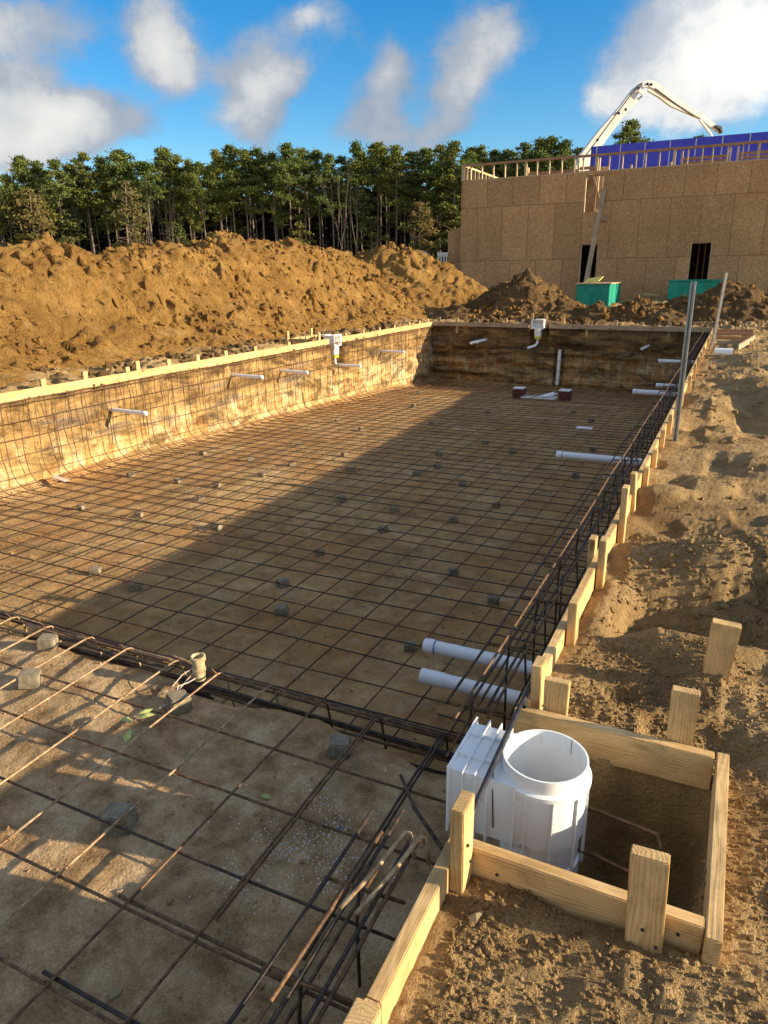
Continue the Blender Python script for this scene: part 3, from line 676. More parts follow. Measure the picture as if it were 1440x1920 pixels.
NEAR = {}
def stake(x, y, zt, label, zb=-.42, w=.038, d=.088, lean=(0, 0), group='wooden stakes holding the right-hand form', m=M_WOOD, wide='y', rz=0):
    """wide='y': 88 mm face along y; 'x': along x"""
    up = (0, 1, 0) if wide == 'y' else (1, 0, 0)
    a = math.radians(rz); up = (up[0]*math.cos(a)-up[1]*math.sin(a), up[0]*math.sin(a)+up[1]*math.cos(a), 0)
    o = plank('wooden_stake', (x-lean[0], y-lean[1], zt), (x+0, y+0, zb), w, d, m, up, .003, taper=.8 if zb < -.3 else None)
    return tag(o, label, 'stake', group)
sx = -.487
st = [(-.49, 1.46, .185, 'tall stake at the near left corner of the skimmer box', dict(lean=(.0, .0))),
      (-.525, .93, .028, 'short sawn stake end at the bottom edge of the picture', dict(w=.06, d=.09)),
      (sx, 2.32, .14, 'tall stake against the board just behind the far left corner of the skimmer box', dict(lean=(.01, 0))),
      (sx, 2.92, .13, 'first single stake up the right side from the skimmer box', {}),
      (sx, 3.68, .155, 'front stake of the close pair on the right side', {}),
      (-.565, 3.83, .10, 'rear stake of the close pair, on the pool side of the board', dict(zb=-.2)),
      (sx, 4.45, .235, 'tallest stake of the right side, standing well above its neighbours', {}),
      (sx, 5.12, .15, 'stake next beyond the tallest one, leaning slightly outwards', dict(lean=(.03, 0))),
      (sx, 5.75, .04, 'low stake, third before the foot of the near steel pole', {}),
      (sx, 6.38, .045, 'low stake, second before the foot of the near steel pole', {}),
      (sx, 7.05, .085, 'stake directly left of the foot of the near steel pole', {}),
      (sx, 7.85, .09, 'stake first behind the near steel pole', {}),
      (sx, 8.75, .12, 'second stake behind the near steel pole', {}),
      (sx, 9.5, .15, 'third stake behind the near steel pole', {}),
      (sx, 11.0, .09, 'fourth stake behind the near steel pole', {}),
      (sx, 12.2, .12, 'fifth stake behind the near steel pole', {}),
      (sx, 13.2, .12, 'stake just before the white pipe stub on the right bank', {}),
      (sx, 14.2, .11, 'stake just left of the white pipe stub on the right bank', {}),
      (sx, 15.2, .10, 'stake just behind the white pipe stub on the right bank', {}),
      (-.44, 16.1, .13, 'crooked stake leaning over at the foot of the far steel pole', dict(lean=(-.12, .1))),
      (sx, 17.2, .10, 'third last stake of the right side near the far corner', {}),
      (sx, 18.5, .10, 'second last stake of the right side near the far corner', {}),
      (sx, 20.4, .08, 'last stake of the right side at the far corner', {})]
for x, y, zt, lb, kw in st: stake(x, y, zt, lb, **kw)
gb = 'stakes round the skimmer box'
stake(-.415, 2.262, .115, 'short stake behind the far box board, next to its left end', wide='x', group=gb)
stake(.005, 2.262, .19, 'knotty stake behind the far box board, near its right end', wide='x', group=gb, lean=(0, .01))
stake(-.005, 1.478, .185, 'tapered stake in front of the near box board, near its right end', wide='x', group=gb, lean=(.02, -.0), zb=-.3)
stake(.085, 2.83, .20, 'lone broad stake standing in the soil behind the skimmer box', wide='x', group=gb, lean=(-.03, .03), w=.045, d=.105)
stake(.60, 22.7, .16, 'lone stake on the right bank beyond the stacked step boards', wide='x', group=gb)
stake(-.05, 15.9, .1, 'stubby stake with a notched top before the stacked step boards', wide='x', group=gb, m=M_WOOD)
# left side stakes
ls = [(7.29, .12, 'in the lower left corner of the dirt strip'), (8.07, .13, 'second from the left edge of the picture'), (8.96, .10, 'third from the left edge, short'),
      (9.2, .17, 'fourth from the left edge, taller than its neighbour'), (9.96, .12, 'fifth from the left edge'), (10.75, .12, 'sixth from the left edge'), (11.6, .11, 'seventh from the left edge'), (12.6, .10, 'eighth from the left edge'),
      (13.9, .09, 'just before the left skimmer group'), (16.6, .08, 'first beyond the left skimmer'), (17.6, .08, 'second beyond the left skimmer'), (18.6, .09, 'third beyond the left skimmer'), (19.6, .09, 'fourth beyond the left skimmer'), (20.7, .1, 'third before the far left corner'), (21.5, .1, 'second before the far left corner'), (22.2, .13, 'right at the far left corner')]
for y, zt, lb in ls:
    stake(-9.08, y, zt, 'stake on the left form board, '+lb, zb=-.3, group='wooden stakes holding the left-hand form', wide='y')
for (x, y, zt, lb) in ((-9.75, 14.9, .24, 'rear left stake of the small box behind the left skimmer'), (-9.75, 16.0, .24, 'rear right stake of the small box behind the left skimmer'), (-9.25, 14.95, .12, 'front left stake of the small box behind the left skimmer'), (-9.2, 15.45, .18, 'front stake beside the white left skimmer')):
    stake(x, y, zt, lb, zb=-.3, group='stakes round the left skimmer')
board((-9.7, 14.95, .02), (-9.7, 16.2, .02), 'rear board of the small box behind the left skimmer', group='small boards at the left skimmer', h=.09)
board((-9.68, 14.93, .02), (-9.05, 14.93, .02), 'side board of the small box behind the left skimmer', group='small boards at the left skimmer', h=.09)
fs = [(-8.8, 'next to the far left corner'), (-8.15, 'second from the far left corner'), (-7.41, 'third from the far left corner'), (-6.49, 'fourth from the far left corner'), (-5.95, 'just left of the far skimmer'),
      (-3.95, 'second right of the far skimmer'), (-3.14, 'third right of the far skimmer'), (-2.40, 'fourth right of the far skimmer'), (-1.66, 'last before the near steel pole')]
for i, (x, lb) in enumerate(fs):
    stake(x, y_far(x)+.05, .13 if i % 3 else .17, 'stake on the far form board, '+lb, zb=-.34, group='wooden stakes holding the far form', wide='x', m=M_WOOD if i % 2 else M_WOOD2)
for x, y, zt, lb in ((-5.78, 22.75, .30, 'thin rear stake behind the far skimmer, left one'), (-5.35, 22.75, .28, 'thin rear stake behind the far skimmer, right one'), (-4.75, 22.5, .27, 'stake just right of the far skimmer')):
    stake(x, y, zt, lb, zb=-.3, group='wooden stakes holding the far form', wide='x')
board((-5.68, 22.72, .03), (-4.7, 22.62, .03), 'rear board of the box behind the far skimmer', group='small boards at the far skimmer', h=.09)
# nail heads on the near stakes
nb = MB(); nail = None
for (x, y, z, ax, lb) in ((-.466, 1.445, .06, 'x', 'upper nail head in the tall stake left of the skimmer box'), (-.466, 1.475, -.02, 'x', 'lower nail head in the tall stake left of the skimmer box'), (-.468, 2.30, -.03, 'x', 'nail head in the stake behind the far left box corner'), (-.02, 1.4575, -.03, 'y', 'upper nail head in the tapered stake before the box'), (.015, 1.4575, -.07, 'y', 'lower nail head in the tapered stake before the box'), (.06, 1.4995, -.05, 'y', 'nail head at the right end of the near box board'), (-.40, 1.4995, -.06, 'y', 'nail head at the left end of the near box board')):
    d = Vector((1, 0, 0)) if ax == 'x' else Vector((0, -1, 0)); p = Vector((x, y, z))
    o = MB().tube([-d*.004, d*.0022], .0045, 10).obj('nail', M_DARKM); o.location = p; tag(o, lb, 'nail', 'nails in the form timber')
# step boards on the right bank
for i, (y, z, x0, x1) in enumerate(((17.9, -.06, -.42, .36), (19.0, -.045, -.42, .40), (20.1, -.04, -.42, .42), (21.2, -.035, -.42, .44))):
    board((x0, y, z), (x1, y+.05, z), ['nearest', 'second', 'third', 'farthest'][i]+' of the four stacked step boards on the right bank', h=.12, m=M_STUDR if i != 0 else M_WOOD2, group='step boards on the right bank')
o = plank('form_board', (.10, 16.6, -.02), (.42, 18.6, .02), .038, .12, M_WOOD2); tag(o, 'slanting board beside the stacked step boards on the right bank', 'form board', 'step boards on the right bank')

# ---------------------------------------------------------------- reinforcement
def bar(pts, r, m, parent, n=5, name='rebar'):
    mb = MB(); mb.tube(pts, r, n); return mb.obj(name, m, parent, smooth=True)
def wob(a, b, n, amp, seed):
    r = random.Random(seed); a, b = Vector(a), Vector(b); out = []
    for i in range(n+1):
        t = i/n; p = a.lerp(b, t)
        if 0 < i < n: p += Vector((r.uniform(-amp, amp), r.uniform(-amp, amp), r.uniform(-amp, amp)*.6))
        out.append(p)
    return out
# floor mat
mat_f = tag(empty('floor_rebar_mat', (-5, 10, -1.4)), 'wide dark rebar grid tied over the deep pool floor', 'rebar mat')
def child_bar(parent, pts, r, m, n=5):
    o = bar([Vector(p)-parent.location for p in pts], r, m, parent, n); return o
kx = 0
fy = [3.0, 5, 7, 9.4, 12.7, 18, 21.5]
for k in range(27):
    x = -.98-.305*k
    if x < -8.95: break
    pts = []
    for i, y in enumerate(np.arange(2.75, 22.0, 1.6)):
        pts.append((x+random.uniform(-.022, .022), y, float(floor_z(y))+.085+random.uniform(-.012, .012)))
    child_bar(mat_f, pts, .0058, M_STEEL if k % 3 else M_RUST)
y = 2.97; k = 0
while y < 21.9:
    zz = float(floor_z(y))+.085+.011; pts = []
    for i in range(8):
        pts.append((-8.75+i*8.0/7, y+random.uniform(-.02, .02)+.03*math.sin(k*1.7), zz+random.uniform(-.007, .007)))
    child_bar(mat_f, pts, .0062, M_STEEL if k % 3 else M_RUST); y += .305; k += 1
nodes = []
for i, yy in enumerate(np.arange(2.97, 12, .305)):
    for k in range(26):
        xx = -.98-.305*k
        if random.random() < .75: nodes.append((xx*xx*.6+yy*yy, xx, yy+.03*math.sin(i*1.7)))
nodes.sort()
def tie(mb, xx, yy, off):
    z = float(floor_z(yy))+.095; a0 = random.uniform(0, 3)
    mb.tube([Vector((xx+.016*math.cos(a+a0), yy+.014*math.sin(a+a0), z+.010*math.sin(2*a)))-off for a in np.linspace(0, 5.6, 8)], .0022, 4)
    mb.tube([Vector((xx+.008, yy+.01, z))-off, Vector((xx+random.uniform(-.03, .03), yy+random.uniform(-.03, .03), z+.02))-off], .0018, 4)
for _, xx, yy in nodes[:60]:
    mb = MB(); tie(mb, xx, yy, mat_f.location); mb.obj('tie_wire', M_TIE, mat_f)
mb = MB()
for _, xx, yy in nodes[60:]: tie(mb, xx, yy, mat_f.location)
tag(mb.obj('tie_wires', M_TIE, mat_f), kind='stuff')
# wall mats: verticals with a swept foot
def wall_mat_bars(name, label, place, u0, u1, du, foot, z_rows, zb_fn, m, extra=None, wobs=.02, out=1.0):
    root = tag(empty(name, place((u0+u1)/2, 0, -.7)), label, 'rebar mat', 'rebar mats standing against the pool walls')
    u = u0; i = 0
    while u < u1:
        zb = float(zb_fn(u))+.09; r = foot
        pts = [place(u, .02+random.uniform(-.02, .02), -.10)]
        for z in np.linspace(-.35, zb+r, 4): pts.append(place(u+random.uniform(-wobs, wobs)*.7, random.uniform(-.015, .02), z))
        for a in (20, 40, 60, 80, 90): pts.append(place(u, r-r*math.cos(math.radians(a)), zb+r-r*math.sin(math.radians(a))))
        pts.append(place(u, r+.45, zb+.01))
        child_bar(root, pts, .0062, m, 4); u += du*random.choice((1, 1, 1, .93, 1.07)); i += 1
        if i > 78: break
    for j, z in enumerate(z_rows):
        n = 14; pts = []
        for q in range(n+1):
            uu = u0-.2+(u1-u0+.4)*q/n
            fz_ = z if z > -.9 else z*float(zb_fn(uu))/float(zb_fn(u0+2))
            pts.append(place(uu, .012+(.0 if j else .012)+random.uniform(-.01, .012), fz_+random.uniform(-.012, .012)))
        child_bar(root, pts, .0065, m, 4)
    return root
wall_mat_bars('wall_rebar_mat', 'rusty rebar grid standing against the sunlit left wall', lambda u, d, z: Vector((-8.93+d, u, z)), 3.0, 22.0, .285, .30, (-.10, -.15, -.38, -.62, -.88, -1.12), floor_z, M_RUST)
wall_mat_bars('wall_rebar_mat', 'dark rebar grid standing against the far wall', lambda u, d, z: Vector((u, y_far(u)-.13-d, z)), -8.8, -.9, .30, .30, (-.16, -.45, -.75, -1.05, -1.35, -1.62), lambda u: -1.86, M_STEEL)
wall_mat_bars('wall_rebar_mat', 'dark rebar grid standing against the shaded right wall', lambda u, d, z: Vector((-.68-d, u, z)), 2.9, 21.5, .42, .30, (-.40, -.68, -.96, -1.22), floor_z, M_STEEL)
# second, thinner set of dowels on the left wall
dow = tag(empty('wall_dowels', (-8.95, 12, -.5)), 'short bent upright dowel bars spaced between the verticals of the left wall grid', 'dowel bars')
for i in range(62):
    y = 6.1+i*.255+random.uniform(-.05, .05); L = random.choice((.35, .5, .75, 1.0))
    child_bar(dow, wob((-8.99, y, -.09), (-8.965, y+random.uniform(-.04, .04), -.09-L), 4, .022, 300+i), .0058, M_RUST if i % 3 else M_STEEL, 4)

# bond beam cage along the right wall
def cage(label, y0, y1, hook=False, seed=1):
    rd = random.Random(seed); root = tag(empty('bond_beam_cage', (-.7, (y0+y1)/2, -.2)), label, 'rebar cage', 'bond beam cages along the right side')
    lines = [(-.645, -.065), (-.665, -.058), (-.735, -.062), (-.752, -.055), (-.83, -.08), (-.62, -.25), (-.80, -.27)]
    for j, (x, z) in enumerate(lines):
        a = y0+rd.uniform(-.03, .1); b = y1-rd.uniform(-.03, .12); n = max(3, int((b-a)/.9))
        pts = wob((x, a, z), (x, b, z), n, .008, seed*10+j)
        if hook and j in (9,):
            e = pts[-1]; pts = pts[:-1]+[e+Vector((0, -.08, 0)), e+Vector((.0, -.02, .045)), e+Vector((.0, .01, .06)), e+Vector((.01, .035, .045)), e+Vector((.018, .05, -.01)), e+Vector((.02, .055, -.05))]
        child_bar(root, pts, .0058, M_STEEL if j % 3 else M_RUST, 6)
    y = y0+.12
    while y < y1-.02:
        zb = float(floor_z(y)) if y > 2.6 else -.5
        child_bar(root, [(-.84, y, -.092), (-.60, y+.01, -.085)], .0062, M_RUST, 5)
        if len(root.children) < 92:
            child_bar(root, [(-.735, y+.012, -.06), (-.742, y+.0, -.2), (-.74, y, max(zb, -.62 if y < 4 else -.36)+.05)], .0055, M_STEEL, 5)
        y += .30 if y1-y0 < 5 else .52
    return root
cage('near bond beam cage ending in bright bent hooks before the skimmer', -.3, 1.60, True, 3)
cage('long bond beam cage running from behind the skimmer to the far right corner', 2.14, 21.5, False, 5)
# loose U hooks in sun beside the near cage
hk = tag(empty('bent_hook_bar', (-.62, 1.63, .0)), 'pair of bright bent bar hooks beside the nearest stake', 'bent bar')
for dx in (0, .045):
    child_bar(hk, [(-.735+dx, 1.22, -.055), (-.700+dx, 1.34, -.035), (-.672+dx, 1.43, -.004), (-.660+dx, 1.465, .012), (-.648+dx, 1.475, .006), (-.640+dx, 1.47, -.03), (-.630+dx, 1.465, -.07)], .0066, M_PALEBAR, 8)
o = bar([(-.93, 2.03, -.30), (-.80, 1.86, -.27), (-.62, 1.70, -.26)], .007, M_STEEL, None, 6, 'loose_rebar'); tag(o, 'loose bar lying diagonally below the skimmer mouth', 'rebar')

# bar across the skimmer, bars in the pit
o = bar([(-.494, 1.508, .045), (-.500, 1.60, .052), (-.505, 1.80, .060), (-.51, 2.0, .060), (-.520, 2.22, .040), (-.54, 2.5, .0)], .0095, M_TOPBAR, None, 8, 'coated_rebar'); tag(o, 'black coated bar lying over the top of the white skimmer', 'rebar')
o = bar([(-.508, 1.80, .055), (-.50, 1.775, -.02), (-.492, 1.77, -.16)], .0022, M_DARKM, None, 5, 'tie_wire'); tag(o, 'twisted dark wire hanging from the bar on the skimmer side', 'wire')
for i, pts in enumerate(([(-.62, 2.05, -.22), (-.2, 2.03, -.20), (-.02, 1.98, -.18), (-.005, 1.955, -.20), (-.01, 1.82, -.42), (-.012, 1.76, -.62)], [(-.62, 1.95, -.30), (-.2, 1.93, -.29), (-.06, 1.88, -.27), (-.045, 1.86, -.29), (-.04, 1.76, -.46), (-.04, 1.72, -.64)])):
    o = bar(pts, .007, M_RUST, None, 6, 'bent_rebar'); tag(o, ['upper', 'lower'][i]+' bent bar reaching round behind the skimmer in its pit', 'rebar', 'bent bars in the skimmer pit')

# shelf mat
sm = tag(empty('shelf_rebar_mat', (-2.5, 1.5, -.45)), 'rebar grid over the shallow shelf in the foreground, its long bars ending in bent tips', 'rebar mat')
sxs = [-.955, -1.275, -1.575, -1.875, -2.185, -2.48, -2.80, -3.11, -3.42, -3.73, -4.03, -4.34, -4.65, -4.95, -5.25, -5.56, -5.86, -6.2, -6.5, -6.8, -7.1, -7.4, -7.7, -8.0, -8.3, -8.6]
for i, x in enumerate(sxs):
    x += random.uniform(-.01, .01); m = M_STEEL if i == 0 else (M_RUST if i < 3 else M_PALEBAR)
    pts = [(x+.02*math.sin(i), -1.8, -.452), (x, .2, -.450), (x+.004, 1.3, -.447), (x-.004, 2.1, -.444), (x, 2.50, -.436), (x+.003, 2.535, -.445), (x+.006, 2.56, -.49), (x+.02, 2.60, -.75), (x+.02, 2.62, -1.0)]
    if i in (0, 1):
        child_bar(sm, [Vector(p)+Vector((.018, .02, .004)) for p in pts[2:5]], .0056, m, 6)
    child_bar(sm, pts, .0056, m, 6)
    mb = MB(); mb.tube([Vector((x+.012*math.cos(a), 2.49+.006*math.sin(a*2), -.436+.012*math.sin(a)))-sm.location for a in np.linspace(0, 5.5, 9)], .0016, 4)
    mb.tube([Vector((x+.01, 2.49, -.428))-sm.location, Vector((x-.012, 2.475, -.395))-sm.location], .0015, 4)
    mb.obj('tie_wire', M_TIE, sm)
for i, y in enumerate((-.6, -.28, .03, .33, .64, .945, 1.245, 1.505, 1.835, 2.14)):
    pts = [(-8.9, y+.03, -.462), (-6, y-.02, -.461), (-4, y+.01, -.462), (-2.4, y, -.461), (-1.3, y-.004, -.460), (-.7, y+.004, -.461)]
    child_bar(sm, pts, .0056, M_STEEL if i % 3 == 1 else M_RUST, 6)
    if i in (5, 6): child_bar(sm, [(-1.62+.3*(i == 6)*0, y+.022, -.458), (-.66, y+.02, -.458)], .0068, M_STEEL if i == 5 else M_RUST, 6)
    for x in sxs[:10]:
        if random.random() < .5:
            mb = MB(); mb.tube([Vector((x+.013*math.cos(a), y+.013*math.sin(a), -.452+.009*math.sin(2*a)))-sm.location for a in np.linspace(0, 6.3, 9)], .0017, 4)
            mb.tube([Vector((x+.01, y+.005, -.445))-sm.location, Vector((x+.02, y+.02, -.425))-sm.location, Vector((x+.035, y+.018, -.43))-sm.location], .0015, 4)
            mb.obj('tie_wire', M_TIE, sm)
# bundle of bars along the shelf edge
eb = tag(empty('edge_bar_bundle', (-4, 2.55, -.6)), 'tangled bundle of muddy bars lying along the step edge between shelf and deep floor', 'rebar bundle')
for i in range(15):
    y = 2.49+.022*(i % 6)+random.uniform(-.01, .01); z = -.475-.052*(i//3)+random.uniform(-.02, .02); x0 = -8.8+random.uniform(0, .5) if i % 2 else -5.2+random.uniform(-1, 2)
    x1 = -.72 if i % 3 else -2.2-random.uniform(0, 1)
    child_bar(eb, wob((x0, y, z), (x1, y+.01, z), 7, .014, 500+i), .0072 if i % 4 else .0085, (M_STEEL, M_RUST, M_STEEL)[i % 3], 6)
for i, (x0, x1) in enumerate(((-3.6, -2.9), (-3.2, -2.45), (-2.9, -2.4), (-3.9, -3.2), (-2.6, -2.35))):
    child_bar(eb, wob((x0, 2.50+.02*i, -.455), (x1, 2.54+.012*i, -.49), 3, .012, 700+i), [.009, .006, .008, .004], M_PALEBAR, 6)

# ---------------------------------------------------------------- concrete blocks holding up the bars
blk = MB(); blk.box((-.047, -.047, -.04), (.047, .047, .035), None, .006)
for v in blk.v: v.x *= 1+.12*(v.z < 0); v.y *= 1+.12*(v.z < 0)
bpos = [(-7.44, 6.24, 'in the sun, third cell from the left wall'), (-6.53, 6.33, 'sunlit, near the shadow edge'), (-6.32, 7.28, 'sunlit, beside a tilted twin'), (-7.2, 7.82, 'sunlit, halfway to the left wall'), (-6.53, 7.89, 'sunlit, middle row'),
        (-5.31, 6.34, 'just inside the shadow edge'), (-6.27, 8.63, 'sunlit, right on the shadow line'), (-8.15, 7.84, 'closest to the left wall'), (-7.02, 9.4, 'sunlit, behind the middle row'), (-6.22, 9.43, 'sunlit, close to the shadow line'),
        (-8.1, 9.49, 'near the foot of the left wall below the second pipe'), (-6.96, 10.8, 'sunlit, below the third pipe'), (-5.79, 10.4, 'at the shadow edge'), (-5.52, 4.68, 'shaded, beyond the step edge at left'), (-4.88, 4.57, 'shaded, larger, beyond the tan light cup'),
        (-3.64, 5.23, 'shaded, upper one of the two in the middle'), (-3.3, 4.7, 'shaded, lower one of the two in the middle'), (-3.77, 6.15, 'shaded, centre of the floor'), (-4.54, 8.04, 'shaded, centre left'), (-3.46, 7.12, 'shaded, centre'), (-3.68, 7.9, 'shaded, just beyond the centre'),
        (-2.84, 7.81, 'shaded, right of centre'), (-2.55, 8.63, 'shaded, level with the long white pipe'), (-2.25, 6.22, 'shaded, towards the right wall'), (-1.68, 5.72, 'shaded, nearest the right-hand cage'), (-2.01, 4.59, 'shaded, against the end of the upper near pipe'),
        (-4.02, 10.27, 'shaded, tenth row'), (-5.18, 9.5, 'shaded, left of centre'), (-4.14, 9.69, 'shaded, behind the centre'), (-4.33, 11.12, 'shaded, farther back in the middle'), (-3.92, 12.42, 'shaded, far middle'), (-3.29, 9.42, 'shaded, right of the middle'), (-3.23, 11.79, 'shaded, behind the long white pipe end'), (-2.6, 15.85, 'shaded, before the long white pipes of the far right'),
        (-6.6, 12.6, 'sunlit, towards the far part'), (-7.6, 13.4, 'sunlit, below the fourth left pipe'), (-5.6, 13.9, 'shaded, far left middle'), (-7.0, 16.2, 'sunlit, far part'), (-5.0, 16.0, 'shaded, before the left main drain'), (-3.2, 17.0, 'shaded, before the right main drain'), (-7.9, 18.6, 'in the last sunlit patch before the far wall'), (-2.0, 12.6, 'shaded, far right'), (-1.9, 10.6, 'shaded, beside the far end of the long cage')]
gblk = 'small concrete blocks under the floor bars'
b0 = None
for x, y, lb in bpos:
    o = blk.obj('concrete_block', M_CONC) if b0 is None else b0.copy()
    if b0 is None: b0 = o
    else: COL.objects.link(o)
    z = float(fz(np.array([x]), np.array([y]))[0])+.038
    s = random.uniform(.85, 1.1); o.location = (x, y, z); o.scale = (s*1.05, s*.9, s); o.rotation_euler = (random.uniform(-.12, .12), random.uniform(-.12, .12), random.uniform(0, 1.5))
    tag(o, 'small grey block, '+lb, 'concrete block', gblk)
for x, y, lb, s in ((-3.33, 2.42, 'grey block under the bar tips at the left edge of the step', .95), (-3.08, 2.10, 'sunlit grey block on the shelf near the picture left edge', 1.0), (-2.24, 2.27, 'grey block beside the tan light cup', 1.05), (-1.92, 1.56, 'largest grey block, shaded, in the middle of the shelf', 1.1), (-1.35, 2.30, 'pale block on the shelf near the step edge, centre', .95)):
    o = b0.copy(); COL.objects.link(o); o.location = (x, y, float(fz(np.array([x]), np.array([y]))[0])+.045); o.scale = (s, s*.9, s); o.rotation_euler = (0.05, .08, random.uniform(.2, 1.2)); tag(o, lb, 'concrete block', 'blocks on the shallow shelf')

# ---------------------------------------------------------------- tan light cup, sprig, scraps
lc = tag(empty('light_niche_cup', (-2.27, 2.47, -.45)), 'open tan plastic cup standing upright at the step edge with pale wires', 'light cup')
mb = MB(); mb.lathe([(.001, -.02), (.030, -.02), (.032, .085), (.040, .09), (.040, .112), (.032, .115), (.028, .11), (.026, -.01), (.001, -.01)], 24); mb.obj('cup', M_TAN, lc, True)
for v in range(1): 
    mb = MB(); mb.lathe([(.0335, .03), (.036, .032), (.036, .045), (.0335, .047)], 24); mb.obj('ring', M_TAN, lc, True)
mb = MB(); mb.tube([(-.02, -.02, .02), (-.04, -.06, -.01), (-.03, -.12, -.02), (-.05, -.2, -.03)], .003, 5); mb.tube([(.0, -.03, .0), (-.01, -.08, .0), (-.02, -.14, .01), (.01, -.2, -.02), (-.02, -.28, -.03)], .003, 5)
mb.tube([(-.02, -.02, .05), (-.05, -.07, .03), (-.06, -.16, -.01), (-.09, -.22, -.02)], .0028, 5); mb.obj('wire', M_WIREY, lc)
def leaf_mesh(mb, p, d, L, w):
    p = Vector(p); d = Vector(d).normalized(); s = d.cross(Vector((0, 0, 1))).normalized(); c = Vector((0, 0, .012))
    pts = [p, p+d*L*.3+s*w*.8-c*.2, p+d*L*.65+s*w-c*.3, p+d*L-c, p+d*L*.65-s*w-c*.2, p+d*L*.3-s*w*.8+c*.3, p+d*L*.5+c*.6]
    mb.add(pts, [(0, 1, 6), (1, 2, 6), (2, 3, 6), (3, 4, 6), (4, 5, 6), (5, 0, 6)])
sp = tag(empty('leafy_sprig', (-2.25, 1.98, -.42)), 'small green sprig with four leaves caught on the shelf bars', 'sprig')
mb = MB(); mb.tube([(-.03, .06, .01), (.0, .02, .0), (.02, -.03, -.02)], .002, 5); mb.obj('stem', M_DRYLEAF, sp)
mb = MB()
for p, d in (((0, .03, .01), (.8, .6, .2)), ((-.01, .04, .01), (.3, 1, .1)), ((.0, .0, 0), (-1, .2, .1)), ((.01, -.02, -.01), (.5, -1, -.1))): leaf_mesh(mb, p, d, .085, .018)
mb.obj('leaf', M_LEAFP, sp)
for i, (px, py, lb) in enumerate(((488, 1492, 'small green leaf lying on the shaded shelf'), (205, 1877, 'dry curled leaf on the shelf near the bottom edge'), (735, 1538, 'pale dry leaf on the shelf beside the skimmer'), (905, 1725, 'dry leaf near the short form board at the bottom'))):
    P = at(px, py, z=-.52 if i < 3 else -.1); mb = MB(); leaf_mesh(mb, (0, 0, 0), (1, .3, 0), .05, .012)
    o = mb.obj('fallen_leaf', M_LEAFP if i == 0 else M_DRYLEAF); o.location = (P.x, P.y, (float(fz(np.array([P.x]), np.array([P.y]))[0]) if i < 3 else float(gz(P.x, P.y)))+.012); o.rotation_euler.z = i*1.3; tag(o, lb, 'leaf', 'fallen leaves')
def crumbs():
    n = 700; c = np.array([(590, 1560), (640, 1600), (560, 1590), (615, 1640), (520, 1580), (640, 1540), (450, 1640), (600, 1500)]); k = rng.integers(0, len(c), n)
    xy = []
    for i in range(n):
        q = c[k[i]]; s = 22 if rng.random() < .6 else 70; P = at(q[0]+rng.normal()*s, q[1]+rng.normal()*s*.8, z=-.52); xy.append((P.x, P.y))
    xy = np.array(xy); z = fz(xy[:, 0], xy[:, 1]); s = .0012+.0022*rng.random(n)
    tag(clods('foam_crumbs', np.stack([xy[:, 0], xy[:, 1], z+.002], -1), s, M_FOAM), 'white foam crumbs scattered over the shaded shelf', 'foam crumbs', kind='stuff')
crumbs()
for i, (px, py) in enumerate(((602, 1542), (634, 1550), (703, 1646))):
    P = at(px, py, z=-.52); mb = MB(); leaf_mesh(mb, (0, 0, 0), (1, .2, 0), .018, .005); o = mb.obj('plastic_scrap', M_BLUEBIT); o.location = (P.x, P.y, float(fz(np.array([P.x]), np.array([P.y]))[0])+.008); o.rotation_euler.z = i
    tag(o, ['left blue scrap among the white crumbs', 'right blue scrap among the white crumbs', 'blue scrap next to the near cage'][i], 'scrap', 'blue plastic scraps')
P = at(115, 912, z=-1.38); mb = MB(); mb.box((-.14, -.05, -.004), (.14, .05, .004), Matrix.Rotation(.15, 4, 'Y')); o = mb.obj('torn_sheet', M_WIREY); o.location = (P.x, P.y, P.z+.12); tag(o, 'torn pale sheet lying on the bars at the foot of the left wall', 'torn sheet')
P = at(432, 600, z=.02)

